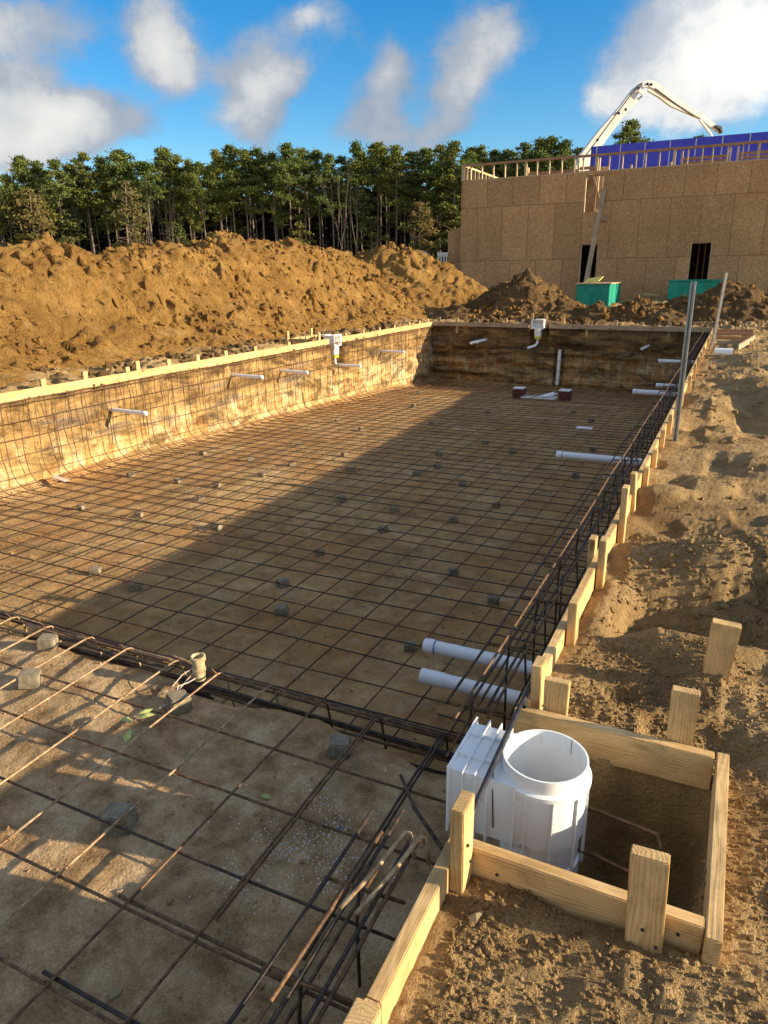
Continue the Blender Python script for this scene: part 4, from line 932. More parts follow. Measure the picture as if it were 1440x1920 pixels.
# ---------------------------------------------------------------- near skimmer
def skimmer_near():
    root = tag(empty('pool_skimmer', (-.37, 1.905, 0)), 'large white plastic skimmer with open round well inside the wooden box', 'skimmer')
    cx, cy = 0, 0; hw = .131
    # throat body: closed box shell from the mouth to the well, mouth open towards the pool
    mb = MB(); xm = -.272; T = .012; zt, zb = .012, -.205
    arc = [(-.135*math.cos(a), -.135*math.sin(a)) for a in np.linspace(-1.30, 1.30, 25)]
    poly = [(xm, hw), (xm, -hw)]+[(x, y) for x, y in arc[::-1]]
    mb.prism(poly, zt-T, zt); mb.prism(poly, zb, zb+T); mb.box((xm, -hw, zb+T), (-.004, -hw+.004, zt-T)); mb.box((xm, hw-.004, zb+T), (-.004, hw, zt-T))
    mb.obj('throat', M_PVCW, root)
    mb = MB()   # mouth flange
    f = .016
    for a in (xm-.004, ):
        mb.box((a, -hw-f, zt), (a+.006, hw+f, zt+f)); mb.box((a, -hw-f, zb-f), (a+.006, hw+f, zb)); mb.box((a, -hw-f, zb), (a+.006, -hw, zt)); mb.box((a, hw, zb), (a+.006, hw+f, zt))
    mb.obj('mouth_flange', M_PVCW, root)
    # ribs round the throat
    for a in (-.228, -.186, -.148, -.06):
        mb = MB(); r = .016; z1 = zt+r if a < -.08 else zt+.012
        mb.box((a, -hw-r, zb-r), (a+.004, hw+r, zb-.0005)); (mb.box((a, -hw-r, zt+.0005), (a+.004, hw+r, z1)) if a < -.14 else None); mb.box((a, -hw-r, zb), (a+.004, -hw-.0005, zt)); mb.box((a, hw+.0005, zb), (a+.004, hw+r, zt)); mb.obj('rib', M_PVCW, root)
    for yy in (-.055, .06):
        mb = MB(); mb.box((xm+.003, yy-.002, zt+.0006), (-.146, yy+.002, zt+.014)); mb.obj('rib', M_PVCW, root)
    # round well
    mb = MB(); R0 = .133
    mb.lathe([(R0-.006, .058), (R0, .058), (R0, .012), (R0+.012, .006), (R0+.012, -.008), (R0, -.012), (R0-.002, -.20), (R0-.010, -.206), (R0-.012, -.30), (R0-.004, -.302), (R0-.006, -.46), (.001, -.46), (.001, -.45), (R0-.016, -.45), (R0-.012, -.2), (R0-.006, 0)], 56, closed=True)
    mb.obj('well', M_PVCW, root, True)
    for a in (-100, -65, -30, 10, 50):
        t = math.radians(a); mb = MB(); mb.box((R0-.002, -.002, -.33), (R0+.008, .002, -.008), Matrix.Rotation(t, 4, 'Z')); mb.obj('rib', M_PVCW, root)
    mb = MB()
    for k in range(11):
        t = math.radians(35+k*6); mb.box((R0-.0082, -.0005, .055), (R0-.0062, .0005, .072), Matrix.Rotation(t, 4, 'Z'))
    # seam marks on the rim
    mb = MB(); mb.box((R0-.0085, -.001, .0), (R0-.0062, .001, .0585), Matrix.Rotation(math.radians(62), 4, 'Z')); mb.obj('seam', M_GALV, root)
    return root
skimmer_near()

# far / left skimmers: mouth box, tapered basin, pipe with elbow
def small_skimmer(loc, rz, label, left):
    root = tag(empty('pool_skimmer', loc, rz), label, 'skimmer')
    mb = MB(); w, h = .17, .12; t = .018
    mb.box((-w, -.02, h-t), (w, .22, h)); mb.box((-w, -.02, -h), (w, .22, -h+t)); mb.box((-w, -.02, -h+t), (-w+t, .22, h-t)); mb.box((w-t, -.02, -h+t), (w, .22, h-t)); mb.box((-w+t, .14, -h+t), (w-t, .16, h-t))
    mb.obj('mouth_box', M_PVCW, root)
    mb = MB(); f = .02
    mb.box((-w-f, -.03, h), (w+f, -.02, h+f)); mb.box((-w-f, -.03, -h-f), (w+f, -.02, -h)); mb.box((-w-f, -.03, -h), (-w, -.02, h)); mb.box((w, -.03, -h), (w+f, -.02, h)); mb.obj('flange', M_PVCW, root)
    mb = MB(); mb.lathe([(.001, -.122), (.12, -.122), (.10, -.36), (.001, -.36)], 24, (.0, .08, 0)); mb.obj('basin', M_PVCW, root, True)
    mb = MB(); mb.lathe([(.001, -.36), (.104, -.36), (.101, -.43), (.001, -.43)], 24, (.0, .08, 0)); mb.obj('label_band', M_YELLOW, root, True)
    mb = MB(); mb.lathe([(.001, -.122), (.001, .17), (.14, .17), (.14, .122)], 24, (.0, .33, -.04)); mb.obj('lid_collar', M_PVCW, root, True)
    mb = MB()
    if left: mb.tube([(0, .08, -.43), (0, .08, -.56), (0, .05, -.60), (0, 0, -.61), (0, -.66, -.62)], .033, 14)
    else: mb.tube([(0, .08, -.43), (0, .08, -.56), (-.05, .0, -.64), (-.24, -.18, -.70)], .038, 14)
    mb.obj('drop_pipe', M_PVC, root, True)
    if not left:
        mb = MB(); mb.tube([(-.238, -.178, -.699), (-.246, -.186, -.702)], .024, 12); mb.obj('pipe_mouth_shade', M_PVCIN, root)  # solid dark disc on the pipe end, painted shade of the bore
    return root
small_skimmer((-5.40, 21.98, .02), 0, 'white skimmer set into the middle of the far wall with a yellow band', False)
small_skimmer((-8.98, 15.95, -.04), math.pi/2, 'white skimmer set into the sunlit left wall with a yellow band', True)

# ---------------------------------------------------------------- pvc pipes
def pipe(p0, p1, r, label, group, cap='cap', marks=True):
    p0, p1 = Vector(p0), Vector(p1); root = tag(empty('pvc_pipe', p0), label, 'pipe', group); d = (p1-p0); L = d.length; d.normalize()
    mb = MB(); mb.tube([(0, 0, 0), d*L], r, 18); mb.obj('tube', M_PVC, root, True)
    e = d*L
    if cap == 'cap':
        mb = MB(); mb.tube([e-d*.055, e-d*.05, e+d*.012, e+d*.022], [r*1.08, r*1.11, r*1.10, r*.95], 18); mb.obj('end_cap', M_PVC, root, True)
        mb = MB(); mb.tube([e-d*.062, e-d*.0565], r*1.06, 18); mb.obj('glue_ring', M_BLUEBAND, root, True)
    elif cap == 'bell':
        mb = MB(); mb.tube([e-d*.16, e-d*.14, e+d*.01], [r*1.01, r*1.09, r*1.09], 18); mb.obj('bell_end', M_PVC, root, True)
    if marks and r > .04 and L < 1.3:
        s = d.cross(Vector((0, 0, 1))).normalized(); nn = (Vector((0, 0, 1))*.8+s*.6).normalized(); tt = d.cross(nn).normalized(); mb = MB(); k = .22
        while k < L-.15:
            w = random.uniform(.006, .016); c = e-d*k+nn*(r*1.006)
            for q in (-1,):
                mb.add([c-d*w/2-tt*.004, c+d*w/2-tt*.004, c+d*w/2+tt*.004, c-d*w/2+tt*.004], [(0, 1, 2, 3)])
            k += w+random.choice((.005, .005, .012))
        mb.obj('print_marks', M_PRINT, root)
    return root
gr = 'white pipes sticking out of the shaded right wall'
pipe((-.50, 3.99, -.90), (-1.62, 3.99, -.90), .045, 'upper of the two thick white pipes nearest the skimmer, blue ring at its cap', gr)
pipe((-.50, 3.62, -.90), (-1.50, 3.62, -.90), .045, 'lower of the two thick white pipes nearest the skimmer, wider plain end', gr, 'bell')
pipe((-.50, 9.60, -.88), (-1.97, 9.55, -.865), .047, 'long white capped pipe halfway along the right wall', gr)
pipe((-.50, 15.6, -.88), (-1.74, 15.6, -.88), .052, 'lowest white pipe left of the steel poles, largest of the three there', gr)
pipe((-.50, 16.0, -.78), (-1.33, 16.0, -.78), .040, 'short middle white pipe left of the steel poles', gr)
pipe((-.50, 18.9, -.60), (-1.58, 18.9, -.60), .042, 'highest white pipe left of the steel poles with pink wire near it', gr)
gl = 'white pipes sticking out of the sunlit left wall'
for y, z, L, lb in ((8.47, -.53, .69, 'first white pipe on the left wall, nearest and longest'), (11.68, -.37, .70, 'second white pipe on the left wall'), (13.47, -.50, .64, 'third white pipe on the left wall, just before the left skimmer'), (18.61, -.56, .67, 'last white pipe on the left wall, beyond the left skimmer')):
    pipe((-9.1, y, z), (-9.0+L, y, z-.015), .034, lb, gl)
gf = 'white pipes on the far wall'
pipe((-7.1, 22.35, -.50), (-7.38, 21.6, -.56), .045, 'short white pipe stub on the far wall, left of the far skimmer', gf, None, False)
pipe((-2.15, 21.95, -.52), (-2.30, 21.55, -.58), .04, 'short white pipe stub on the far wall, right part', gf, None, False)
pipe((-4.72, y_far(-4.7)-.05, -1.78), (-4.70, y_far(-4.7)-.05, -.72), .052, 'upright white pipe standing in a slot of the far wall', gf, None, False)
pipe((-.30, 15.35, .0), (.02, 15.35, .0), .075, 'fat white pipe stub lying on the right bank behind the stakes', 'white stub on the right bank', None, False)
# pink wire coil
P0 = Vector((-1.0, 16.2, -.2)); mb = MB()
c0 = at(1280, 690, y=16.2); pts = [c0+Vector((.05*math.cos(a)+.01*math.sin(3*a), .02*math.sin(2*a), .14*math.sin(a))) for a in np.linspace(0, 9, 24)]+[c0+Vector((.07, 0, -.3)), c0+Vector((.05, 0, -.6)), c0+Vector((.06, 0, -.75))]
o = mb.tube(pts, .009, 5).obj('wire_coil', M_PINK); tag(o, 'loop of thin pink wire hanging beside the near steel pole', 'wire')

# main drains
for i, (x, y) in enumerate(((-5.17, 19.35), (-3.92, 19.4))):
    root = tag(empty('main_drain_box', (x, y, float(floor_z(y))+.02)), ['left', 'right'][i]+' maroon drain box with a white lid on the deep floor', 'drain box', 'main drain boxes')
    mb = MB(); mb.box((-.15, -.15, -.05), (.15, .15, .24), None, .01); mb.obj('box_body', M_MAROON, root)
    mb = MB(); mb.box((-.17, -.17, .13), (.17, .17, .145)); mb.obj('flange', M_MAROON, root)
    mb = MB(); mb.box((-.15, -.15, .245), (.15, .15, .27), None, .004); mb.obj('lid', M_PVC, root)
zz = float(floor_z(19.2))+.07
dl = tag(empty('drain_pipes', (-4.5, 19.2, zz)), 'parallel white pipes with a slanting branch between the two drain boxes', 'pipes')
for a, b in (((-.50, .0, 0), (.42, .04, 0)), ((-.52, -.22, .0), (.42, -.2, 0)), ((-.02, -.1, .03), (.22, .45, .06)), ((.1, -.1, .03), (.34, .35, .05))):
    MB().tube([a, b], .035, 12).obj('tube', M_PVC, dl, True)
o = MB().box((-.15, -.1, 0), (.15, .1, .012)).obj('loose_tile', M_PVC); o.location = (-2.45, 14.2, float(floor_z(14.2))+.13); tag(o, 'flat pale sheet lying on the bars in front of the far right pipes', 'sheet')

# ---------------------------------------------------------------- steel poles
def pole(base, top, label):
    base, top = Vector(base), Vector(top); root = tag(empty('steel_pole', base), label, 'pole', 'steel poles on the right bank'); d = top-base
    L = d.length; M = d.to_track_quat('Z', 'Y').to_matrix().to_4x4(); mb = MB()   # C-shaped channel section
    mb.box((-.024, -.024, 0), (.024, -.020, L), M); mb.box((-.024, -.020, 0), (-.020, .024, L), M); mb.box((.020, -.020, 0), (.024, .024, L), M)
    mb.box((-.020, .020, 0), (-.008, .024, L), M); mb.box((.008, .020, 0), (.020, .024, L), M)
    mb.obj('channel', M_GALV, root); return root
pole((-.40, 7.45, -.35), (-.40, 7.45, 1.40), 'near tall galvanised steel pole standing beside the form stakes')
pole((-.40, 16.3, -.3), (-.29, 16.1, 1.45), 'far thinner-looking steel pole leaning right, behind the near pole')

# ---------------------------------------------------------------- building
B = tag(empty('unfinished_building', (-5, 34, .35)), 'two storey brown sheathed building shell with open stud parapet and blue rear wall', 'building')
bo = B.location
def bpart(name, m, boxes, parent=None, M=None):
    mb = MB()
    for lo, hi in boxes: mb.box(Vector(lo)-bo, Vector(hi)-bo, M)
    return mb.obj(name, m, B if parent is None else parent)
Y0 = 34.0; ZB, ZT = .3, 5.55; XA, XB = -12.24, 14.0
ops = [(-6.62, -5.86, .55, 2.66), (-2.10, -1.28, .55, 2.60), (-6.62, -5.80, 3.97, 5.43)]
bx = []; xs_ = [XA, -6.62, -5.86, -5.80, -2.10, -1.28, XB]
def facade():
    cells = [(XA, -6.62, ZB, ZT), (-6.62, -5.86, ZB, .55), (-6.62, -5.86, 2.66, 3.97), (-6.62, -5.80, 5.43, ZT), (-5.86, -5.80, ZB, 3.97), (-5.80, -2.10, ZB, ZT), (-2.10, -1.28, ZB, .55), (-2.10, -1.28, 2.60, ZT), (-1.28, XB, ZB, ZT)]
    # slight fall of the top edge to the right as in the picture
    mb = MB()
    for a, b, c, d in cells: mb.box(Vector((a, Y0, c))-bo, Vector((b, Y0+.012, d))-bo)
    return mb.obj('wall', M_OSB, B)
facade()
bpart('wall', M_OSB, [((XA-.012, Y0+.0, ZB), (XA, Y0+11, ZT))])
bpart('wing_wall', M_OSB, [((-13.1, Y0+.6, ZB), (-12.255, Y0+.612, 3.42))])
mb = MB(); mb.add([Vector(v)-bo for v in ((-13.1, Y0+.6, 3.42), (-12.255, Y0+.6, 3.42), (-12.255, Y0+.6, 3.72), (-13.1, Y0+.612, 3.42), (-12.255, Y0+.612, 3.42), (-12.255, Y0+.612, 3.72))], [(0, 1, 2), (5, 4, 3), (0, 2, 5, 3)]); mb.obj('wing_gable', M_OSB, B)
bpart('wing_wall', M_OSB, [((-13.112, Y0+.6, ZB), (-13.1, Y0+9, 3.42))])
bpart('floor_deck', M_INT, [((XA, Y0+.3, 3.2), (XB, Y0+8, 3.45))])  # deck put in to keep the doorways below dark
bpart('interior_wall', M_INT, [((XA, Y0+3.0, ZB), (XB, Y0+3.1, 3.2))])  # dark sheet behind the doorways, shade put into its colour
bpart('sill', M_STUD, [((XA, Y0-.012, ZB-.02), (XB, Y0-.003, ZB+.05))])
# door/window jamb lumber
for (a, b, c, d) in ops:
    bpart('jamb', M_STUD, [((a-.0, Y0+.014, c), (a+.04, Y0+.13, d))]); bpart('jamb', M_STUD, [((b-.04, Y0+.014, c), (b, Y0+.13, d))]); bpart('header', M_STUDR, [((a+.04, Y0+.014, d-.04), (b-.04, Y0+.13, d))])
for a in (-6.35, -1.85, -1.6): bpart('stud', M_STUDR, [((a, Y0+1.2, ZB), (a+.05, Y0+1.3, 3.2))])
bpart('brace', M_STUDR, [((-.45, -.02, -.04), (.45, .02, .04))], M=Matrix.Translation(Vector((-1.65, Y0+.9, .95))-bo) @ Matrix.Rotation(-.35, 4, 'Y') @ Matrix.Translation(bo))
# parapet stud wall
zt2 = 6.20
bpart('top_plate', M_STUDR, [((XA, Y0, zt2-.045), (XB, Y0+.14, zt2+.045))])
bpart('bottom_plate', M_STUD, [((XA, Y0+.014, ZT+.001), (XB, Y0+.14, ZT+.04))])
x = XA; k = 0
while x < 8:
    w = .045 if k % 6 else .10
    bpart('stud', M_STUD, [((x, Y0+.002, ZT+.04), (x+w, Y0+.12, zt2-.045))]); x += .54 if k % 5 else .38; k += 1
bpart('corner_post', M_STUD, [((XA-.02, Y0-.01, ZT), (XA+.14, Y0-.002, zt2+.02))])
# side parapet and stud frames behind it
bpart('top_plate', M_STUD, [((XA, Y0+.15, zt2-.045), (XA+.1, Y0+8, zt2+.04))])
y = Y0+.5
while y < Y0+8: bpart('stud', M_STUD, [((XA, y, ZT), (XA+.1, y+.05, zt2-.05))]); y += .55
for (a, b, yy, z0, z1) in ((-9.9, -7.6, Y0+3, 5.45, 6.15), (-7.3, -6.5, Y0+2, 5.4, 6.2), (-5.2, -3.6, Y0+3.5, 5.5, 6.0), (-3.0, -1.2, Y0+3, 5.6, 6.35), (-.8, .9, Y0+4, 5.6, 6.5)):
    bpart('joist_stack', M_STUDR, [((a, yy, z0+j*.17), (b, yy+.06, z0+j*.17+.12)) for j in range(int((z1-z0)/.17))])
    for q in (a-.1, b+.02): bpart('stud', M_STUD, [((q, yy-.05, 3.45), (q+.08, yy+.1, z1+.15))])
bpart('inner_panel', M_STUD, [((-6.9, Y0+2.2, 3.45), (-6.12, Y0+2.25, 6.0))])
for q in (-6.45, -6.2, -6.0): bpart('stud', M_STUD, [((q, Y0+1.4, 3.45), (q+.06, Y0+1.5, 5.9))])
bpart('brace', M_STUD, [((-.9, -.03, -.04), (.9, .03, .04))], M=Matrix.Translation(Vector((-6.25, Y0+1.3, 4.7))-bo) @ Matrix.Rotation(1.25, 4, 'Y') @ Matrix.Translation(bo))
# blue rear wall with taped seams
bw = bpart('blue_wall', M_BLUE, [((-7.95, 42, 3.45), (XB, 42.1, 7.72))])
x = -7.72
while x < 9:
    bpart('seam_tape', M_TAPE, [((x, 41.985, 5.2), (x+.05, 41.998, 7.70))], bw); x += 1.20
bpart('corner_edge', M_DARKM, [((-7.98, 41.96, 3.45), (-7.95, 42.1, 7.74))])
bpart('wall', M_OSB, [((XA, 44.9, ZB), (XB, 45, 5.5))])
o = plank('brace_plank', (-5.80, Y0-.04, 4.86), (-6.12, Y0-1.2, .55), .045, .20, M_WOOD2, up=(1, 0, 0)); tag(o, 'long plank leaning against the brown wall in front of the left doorway', 'plank')
o = plank('scrap_block', (-5.70, Y0-.06, 3.80), (-5.70, Y0-.06, 3.58), .05, .25, M_WOOD2, up=(1, 0, 0)); tag(o, 'short scrap piece fixed beside the leaning plank', 'plank')
# crates
def crate(x0, x1, y0, y1, z0, z1, label, board=False, bands=False):
    root = tag(empty('wrapped_crate', ((x0+x1)/2, (y0+y1)/2, z0)), label, 'crate', 'green crates by the building'); w, d, h = (x1-x0)/2, (y1-y0)/2, z1-z0
    mb = MB(); mb.box((-w, -d, 0), (w, d, h), None, .02); mb.obj('body', M_GREEN, root)
    mb = MB(); mb.box((-w-.04, -d-.04, h+.001), (w+.06, d+.04, h+.035)); mb.obj('lid', M_STUD if board else M_GREEN, root)
    if bands:
        for q in (-.18, -.1, -.02, .85): MB().box((q, -d-.006, .0), (q+.03, -d-.001, h)).obj('strap', M_PVC, root)
    else:
        for q in (.25, .55, .8): MB().box((w+.001, -d+q*2*d-.012, .1), (w+.012, -d+q*2*d+.012, h-.05)).obj('rib', M_GREEN, root)
    return root
crate(-5.62, -4.40, 28.6, 31.5, .18, 1.06, 'turquoise green crate with a yellow board on top, left of the leaning heap', True)
o = plank('yellow_board', (-5.45, 29.4, 1.16), (-4.85, 29.3, 1.24), .6, .03, M_YBOARD, up=(0, -.3, 1)); tag(o, 'yellow sheet lying on top of the left green crate', 'board')
crate(-2.55, -.62, 31.0, 33.2, .4, 1.11, 'long low green crate with white straps below the right doorway', False, True)
for i, (x, y, z, l, rz, lb) in enumerate(((-6.4, 31.5, .7, 1.3, .9, 'offcut board leaning on the soil left of the green crate'), (-3.5, 31.8, .62, .8, .1, 'pale offcut lying right of the first green crate'), (-3.2, 31.3, .6, .6, -.2, 'small yellow offcut lying between the green crates'), (-7.2, 33.0, .45, 1.4, .0, 'flat board on the ground at the wall foot'))):
    d = Vector((math.cos(rz), .2, math.sin(rz)*(.6 if i == 0 else .1)))*l/2; o = plank('offcut', Vector((x, y, z))-d, Vector((x, y, z))+d, .14, .03, M_WOOD2 if i != 2 else M_YBOARD); tag(o, lb, 'offcut', 'offcuts by the building')
# white sheet things left of the building
wt = tag(empty('white_tank', (-14.1, 33.2, .3)), 'pale rounded tank top peeping over the heap left of the building', 'tank')
mb = MB(); mb.lathe([(.0, 2.30), (.35, 2.25), (.6, 2.05), (.65, 1.6), (.65, 0), (.0, 0)], 24); mb.obj('shell', M_TAN, wt, True)
rk = tag(empty('white_rack', (-13.55, 34.4, .3)), 'small white railing just left of the brown wing wall', 'rack'); mb = MB()
for q in range(4): mb.box((q*.14, 0, 0), (q*.14+.05, .05, 2.2))
mb.box((0, .055, 2.0), (.5, .09, 2.2)); mb.obj('rail', M_WHITE, rk)

# ---------------------------------------------------------------- concrete pump boom
def boom():
    yb = 60.0; root = tag(empty('concrete_pump', (-12.5, yb, .3)), 'white folded concrete pump boom arching above the building', 'concrete pump'); ro = root.location
    def A(px, py, dy=0):     # the folded arms lie in one vertical plane turned to the sun
        d = CF + CR*((px-720)/F_PX) - CU*((py-960)/F_PX); n = Vector((-.62, 1, 0)); k = (yb+dy-.62*-10.0*1)/(d.dot(n))
        return Vector((0, 0, CAM_H))+d*k-ro
    def arm(pts, hs, wd, name='boom_arm', m=M_WHITE):
        mb = MB(); n = len(pts); vs = []
        for i, p in enumerate(pts):
            d = (pts[min(i+1, n-1)]-pts[max(i-1, 0)]).normalized(); nn = Vector((-.53, .85, 0)).cross(d).normalized(); y = Vector((-.53*wd/2, .85*wd/2, 0))
            vs += [p+nn*hs[i]/2-y, p+nn*hs[i]/2+y, p-nn*hs[i]/2+y, p-nn*hs[i]/2-y]
        fs = [(0, 1, 2, 3), tuple(4*(n-1)+k for k in (3, 2, 1, 0))]
        for i in range(n-1):
            for k in range(4): fs.append((4*i+k, 4*i+k+4, 4*i+(k+1) % 4+4, 4*i+(k+1) % 4))
        mb.add(vs, fs); return mb.obj(name, m, root)
    a0 = A(1097, 296)
    arm([a0+Vector((-1.2, -.7, -6.5)), a0+Vector((-.9, -.5, -3.5)), a0, A(1130, 252), A(1168, 205), A(1190, 172), A(1203, 160)], [1.1, 1.1, .98, .85, .66, .5, .36], .5)
    arm([A(1203, 160, -.4), A(1215, 157, -.4), A(1225, 160, -.4), A(1250, 178, -.4), A(1290, 205, -.4), A(1312, 219, -.4)], [.34, .42, .46, .40, .32, .26], .35)
    arm([A(1214, 168, .4), A(1235, 180, .4), A(1258, 197, .4), A(1290, 211, .4), A(1316, 222, .4)], [.16, .18, .2, .2, .2], .25)
    arm([A(1312, 216, .2), A(1330, 232, .2), A(1351, 248, .2)], [.30, .34, .26], .3)
    arm([A(1312, 224, -.2), A(1332, 250, -.2), A(1338, 262, -.2)], [.16, .14, .12], .15)
    arm([A(1170, 212, 0), A(1184, 198, 0), A(1199, 184, 0)], [.2, .2, .16], .2, 'hydraulic_ram')
    arm([A(1199, 184, 0), A(1209, 175, 0)], [.08, .08], .1, 'ram_rod', M_DARKM)
    arm([A(1196, 166, -.5), A(1206, 176, -.5), A(1212, 168, -.5)], [.2, .3, .2], .1, 'link_plate')
    arm([A(1092, 300, -.55), A(1160, 208, -.55), A(1196, 160, -.55), A(1212, 152, -.55)], [.07]*4, .07, 'delivery_pipe', M_DARKM)
    arm([A(1228, 166, -.65), A(1262, 191, -.65), A(1300, 218, -.65)], [.07]*3, .07, 'delivery_pipe', M_DARKM)
    arm([A(1340, 236, -.2), A(1350, 240, -.2), A(1352, 250, -.2)], [.1, .2, .1], .3, 'end_joint', M_DARKM)
    for px, py in ((1120, 262), (1160, 212), (1173, 205), (1197, 165), (1214, 157), (1221, 158)):
        p = A(px, py, -.68); MB().tube([p, p+Vector((0, .15, 0))], .09, 10).obj('pin', M_DARKM, root)
    mb = MB(); mb.box((-2.2, -1.3, .7), (5.5, 1.3, 1.7), None, .05); mb.obj('truck_bed', M_WHITE, root)
    mb = MB(); mb.box((5.6, -1.25, .6), (7.6, 1.25, 3.0), None, .15); mb.obj('cab', M_WHITE, root)
    mb = MB(); mb.tube([(-.9, 0, 1.7), (-.9, 0, 3.2)], .6, 16); mb.obj('turret', M_WHITE, root)
    for wx in (-1.4, 0, 1.4, 6.4):
        for wy in (-1.15, 1.15): MB().tube([(wx, wy-.16, .52), (wx, wy+.16, .52)], .52, 18).obj('wheel', M_DARKM, root)
boom()

# ---------------------------------------------------------------- trees
def quads(cent, size, aspect=.6, up_bias=0):
    n = len(cent); a = rng.normal(size=(n, 3)); a /= np.linalg.norm(a, axis=1)[:, None]; b = rng.normal(size=(n, 3)); b -= a*(a*b).sum(1)[:, None]; b /= np.linalg.norm(b, axis=1)[:, None]
    s = size[:, None]; V = np.stack([cent-a*s-b*s*aspect*.3, cent+b*s*aspect, cent+a*s, cent-b*s*aspect], 1)
    return V.reshape(-1, 3), np.arange(4*n).reshape(n, 4)
def pine(seed, H, crown_from, crown_r, nclump, per, leaf_m=None, leafs=.135, form='pine'):
    r = random.Random(seed); root = empty('pine_tree' if form == 'pine' else 'leafy_tree')
    mb = MB(); bend = [r.uniform(-.25, .25) for _ in range(4)]
    def tp(t): return Vector((bend[0]*math.sin(t*3)+bend[2]*t, bend[1]*math.sin(t*2.5)+bend[3]*t, H*t))
    mb.tube([tp(t) for t in np.linspace(0, .97, 9)], [.15*(1-.8*t)*H/17+.015 for t in np.linspace(0, 1, 9)], 7)
    cents = []; 
    for i in range(nclump):
        t = crown_from+(1-crown_from)*((i+.5)/nclump)**.85; base = tp(t*.97)
        prof = math.sin(math.pi*min(1, ((t-crown_from)/(1-crown_from))*.80+.20))**.7
        az = r.uniform(0, 6.28); L = crown_r*prof*r.uniform(.35, 1.1); rise = L*r.uniform(.05, .55)
        tip = base+Vector((math.cos(az)*L, math.sin(az)*L, rise)); mb.tube([base, base.lerp(tip, .5)+Vector((0, 0, -.05*L)), tip], [.055*(1.2-t)*1.6, .03, .012], 4)
        cents.append((tip, r.uniform(.42, .86)*(.75+.25*prof)*(crown_r/2.2)))
        if r.random() < .6: cents.append((base.lerp(tip, .55)+Vector((r.uniform(-.3, .3), r.uniform(-.3, .3), .2)), r.uniform(.3, .5)))
    if form == 'pine':   # a few dead stubs below the crown
        for i in range(7):
            t = r.uniform(.3, crown_from); az = r.uniform(0, 6.28); b = tp(t*.97); L = r.uniform(.5, 1.6); mb.tube([b, b+Vector((math.cos(az)*L, math.sin(az)*L, r.uniform(-.2, .4)))], [.025, .008], 4)
    cents.append((tp(.975), .6))
    mb.obj('trunk', M_BARK, root)
    C = []
    for c, rad in cents:
        k = int(per*rad*rad*1.9)+10; d = rng.normal(size=(k, 3)); d /= np.linalg.norm(d, axis=1)[:, None]; rr = rad*rng.random(k)[:, None]**.45
        C.append(np.array(c)+(rng.normal(size=(k, 3))*.52*rad)*np.array([1, 1, .5]))
    C = np.concatenate(C); V, q = quads(C, leafs*(.6+.8*rng.random(len(C))))
    np_mesh('crown', V, q, leaf_m or M_PINE, False, root); return root
protos = [pine(s, 17, cf, cr, nc, 110) for s, cf, cr, nc in ((1, .60, 2.0, 40), (2, .54, 2.5, 46), (3, .66, 1.9, 34), (4, .48, 1.9, 46), (5, .62, 2.6, 44), (6, .44, 2.1, 50))]
peaks = [(-60, 285), (-20, 292), (30, 283), (62, 292), (98, 290), (128, 300), (152, 277), (185, 285), (215, 272), (240, 296), (270, 294), (300, 268), (328, 282), (350, 290), (375, 296), (400, 270), (430, 262), (456, 272), (482, 268), (508, 276), (535, 258), (562, 268), (592, 272), (618, 280), (640, 284), (665, 255), (702, 258), (738, 262), (768, 275), (800, 270), (826, 262), (852, 255), (880, 268), (905, 262), (930, 272), (952, 272), (985, 258), (1015, 250), (1040, 246), (1066, 252), (1088, 268)]
def ty(px): return float(np.interp(px, [-100, 0, 540, 1100], [58, 62, 80, 90]))
used = set(); tcount = 0
def place_tree(proto, px, py, yy, label, group, i, zb=.3, hk=1.0):
    o = proto if id(proto) not in used else copy_tree(proto); used.add(id(proto))
    P = at(px, py, y=yy); h = (P.z-zb)
    o.location = (P.x, P.y, zb); s = h/17.4*hk; sx_ = s*random.uniform(.85, 1.15); o.scale = (sx_, sx_, s); o.rotation_euler.z = random.uniform(0, 6.28)
    tag(o, label, 'tree', group); return o
nth = ['leftmost', 'second', 'third', 'fourth', 'fifth', 'sixth', 'seventh', 'eighth', 'ninth', 'tenth', 'eleventh', 'twelfth', 'thirteenth', 'fourteenth', 'fifteenth', 'sixteenth', 'seventeenth', 'eighteenth', 'nineteenth', 'twentieth']
for i, (px, py) in enumerate(peaks):
    n = i if i <= len(peaks)//2 else len(peaks)-1-i
    side = 'from the left end' if i <= len(peaks)//2 else 'left of the building end'
    lb = f'tall front-row pine behind the heaps, {nth[min(n, 19)]} {side} of the tree line'
    place_tree(protos[i*5 % 6], px, py, ty(px)+random.uniform(-2, 2), lb, 'front row pines along the edge of the wood', i)
random.seed(11)
for i in range(48):
    px = -40+i*24; py = float(np.interp(px, [p for p, _ in peaks], [q for _, q in peaks]))+random.uniform(16, 42)
    place_tree(protos[(i*7+3) % 6], px, py, ty(px)+random.uniform(6, 14), 'pine of the second row, its crown filling a gap between the front pines', 'second row pines of the wood', i)
lo = [pine(20+s, 8.5, .08, 2.2, 34, 55, M_SHRUB, .17, 'leafy') for s in range(2)]
for o in lo: o.name = 'leafy_tree'
used2 = 0
lows = [(20, 350), (70, 365), (130, 395), (330, 410), (790, 372), (850, 388), (690, 400), (560, 410)]
for i, (px, py) in enumerate(lows):
    o = lo[i % 2] if i < 2 else copy_tree(lo[i % 2]); P = at(px, py, y=ty(px)-3); o.location = (P.x, P.y, .2); s = (P.z-.2)/9; o.scale = (s*1.2, s*1.2, s); o.rotation_euler.z = i
    tag(o, 'low olive green broadleaf tree under the pine crowns', 'tree', 'low broadleaf trees under the pines')
au = pine(31, 11, .35, 2.3, 26, 50, M_OAK, .15, 'leafy'); au.name = 'autumn_tree'
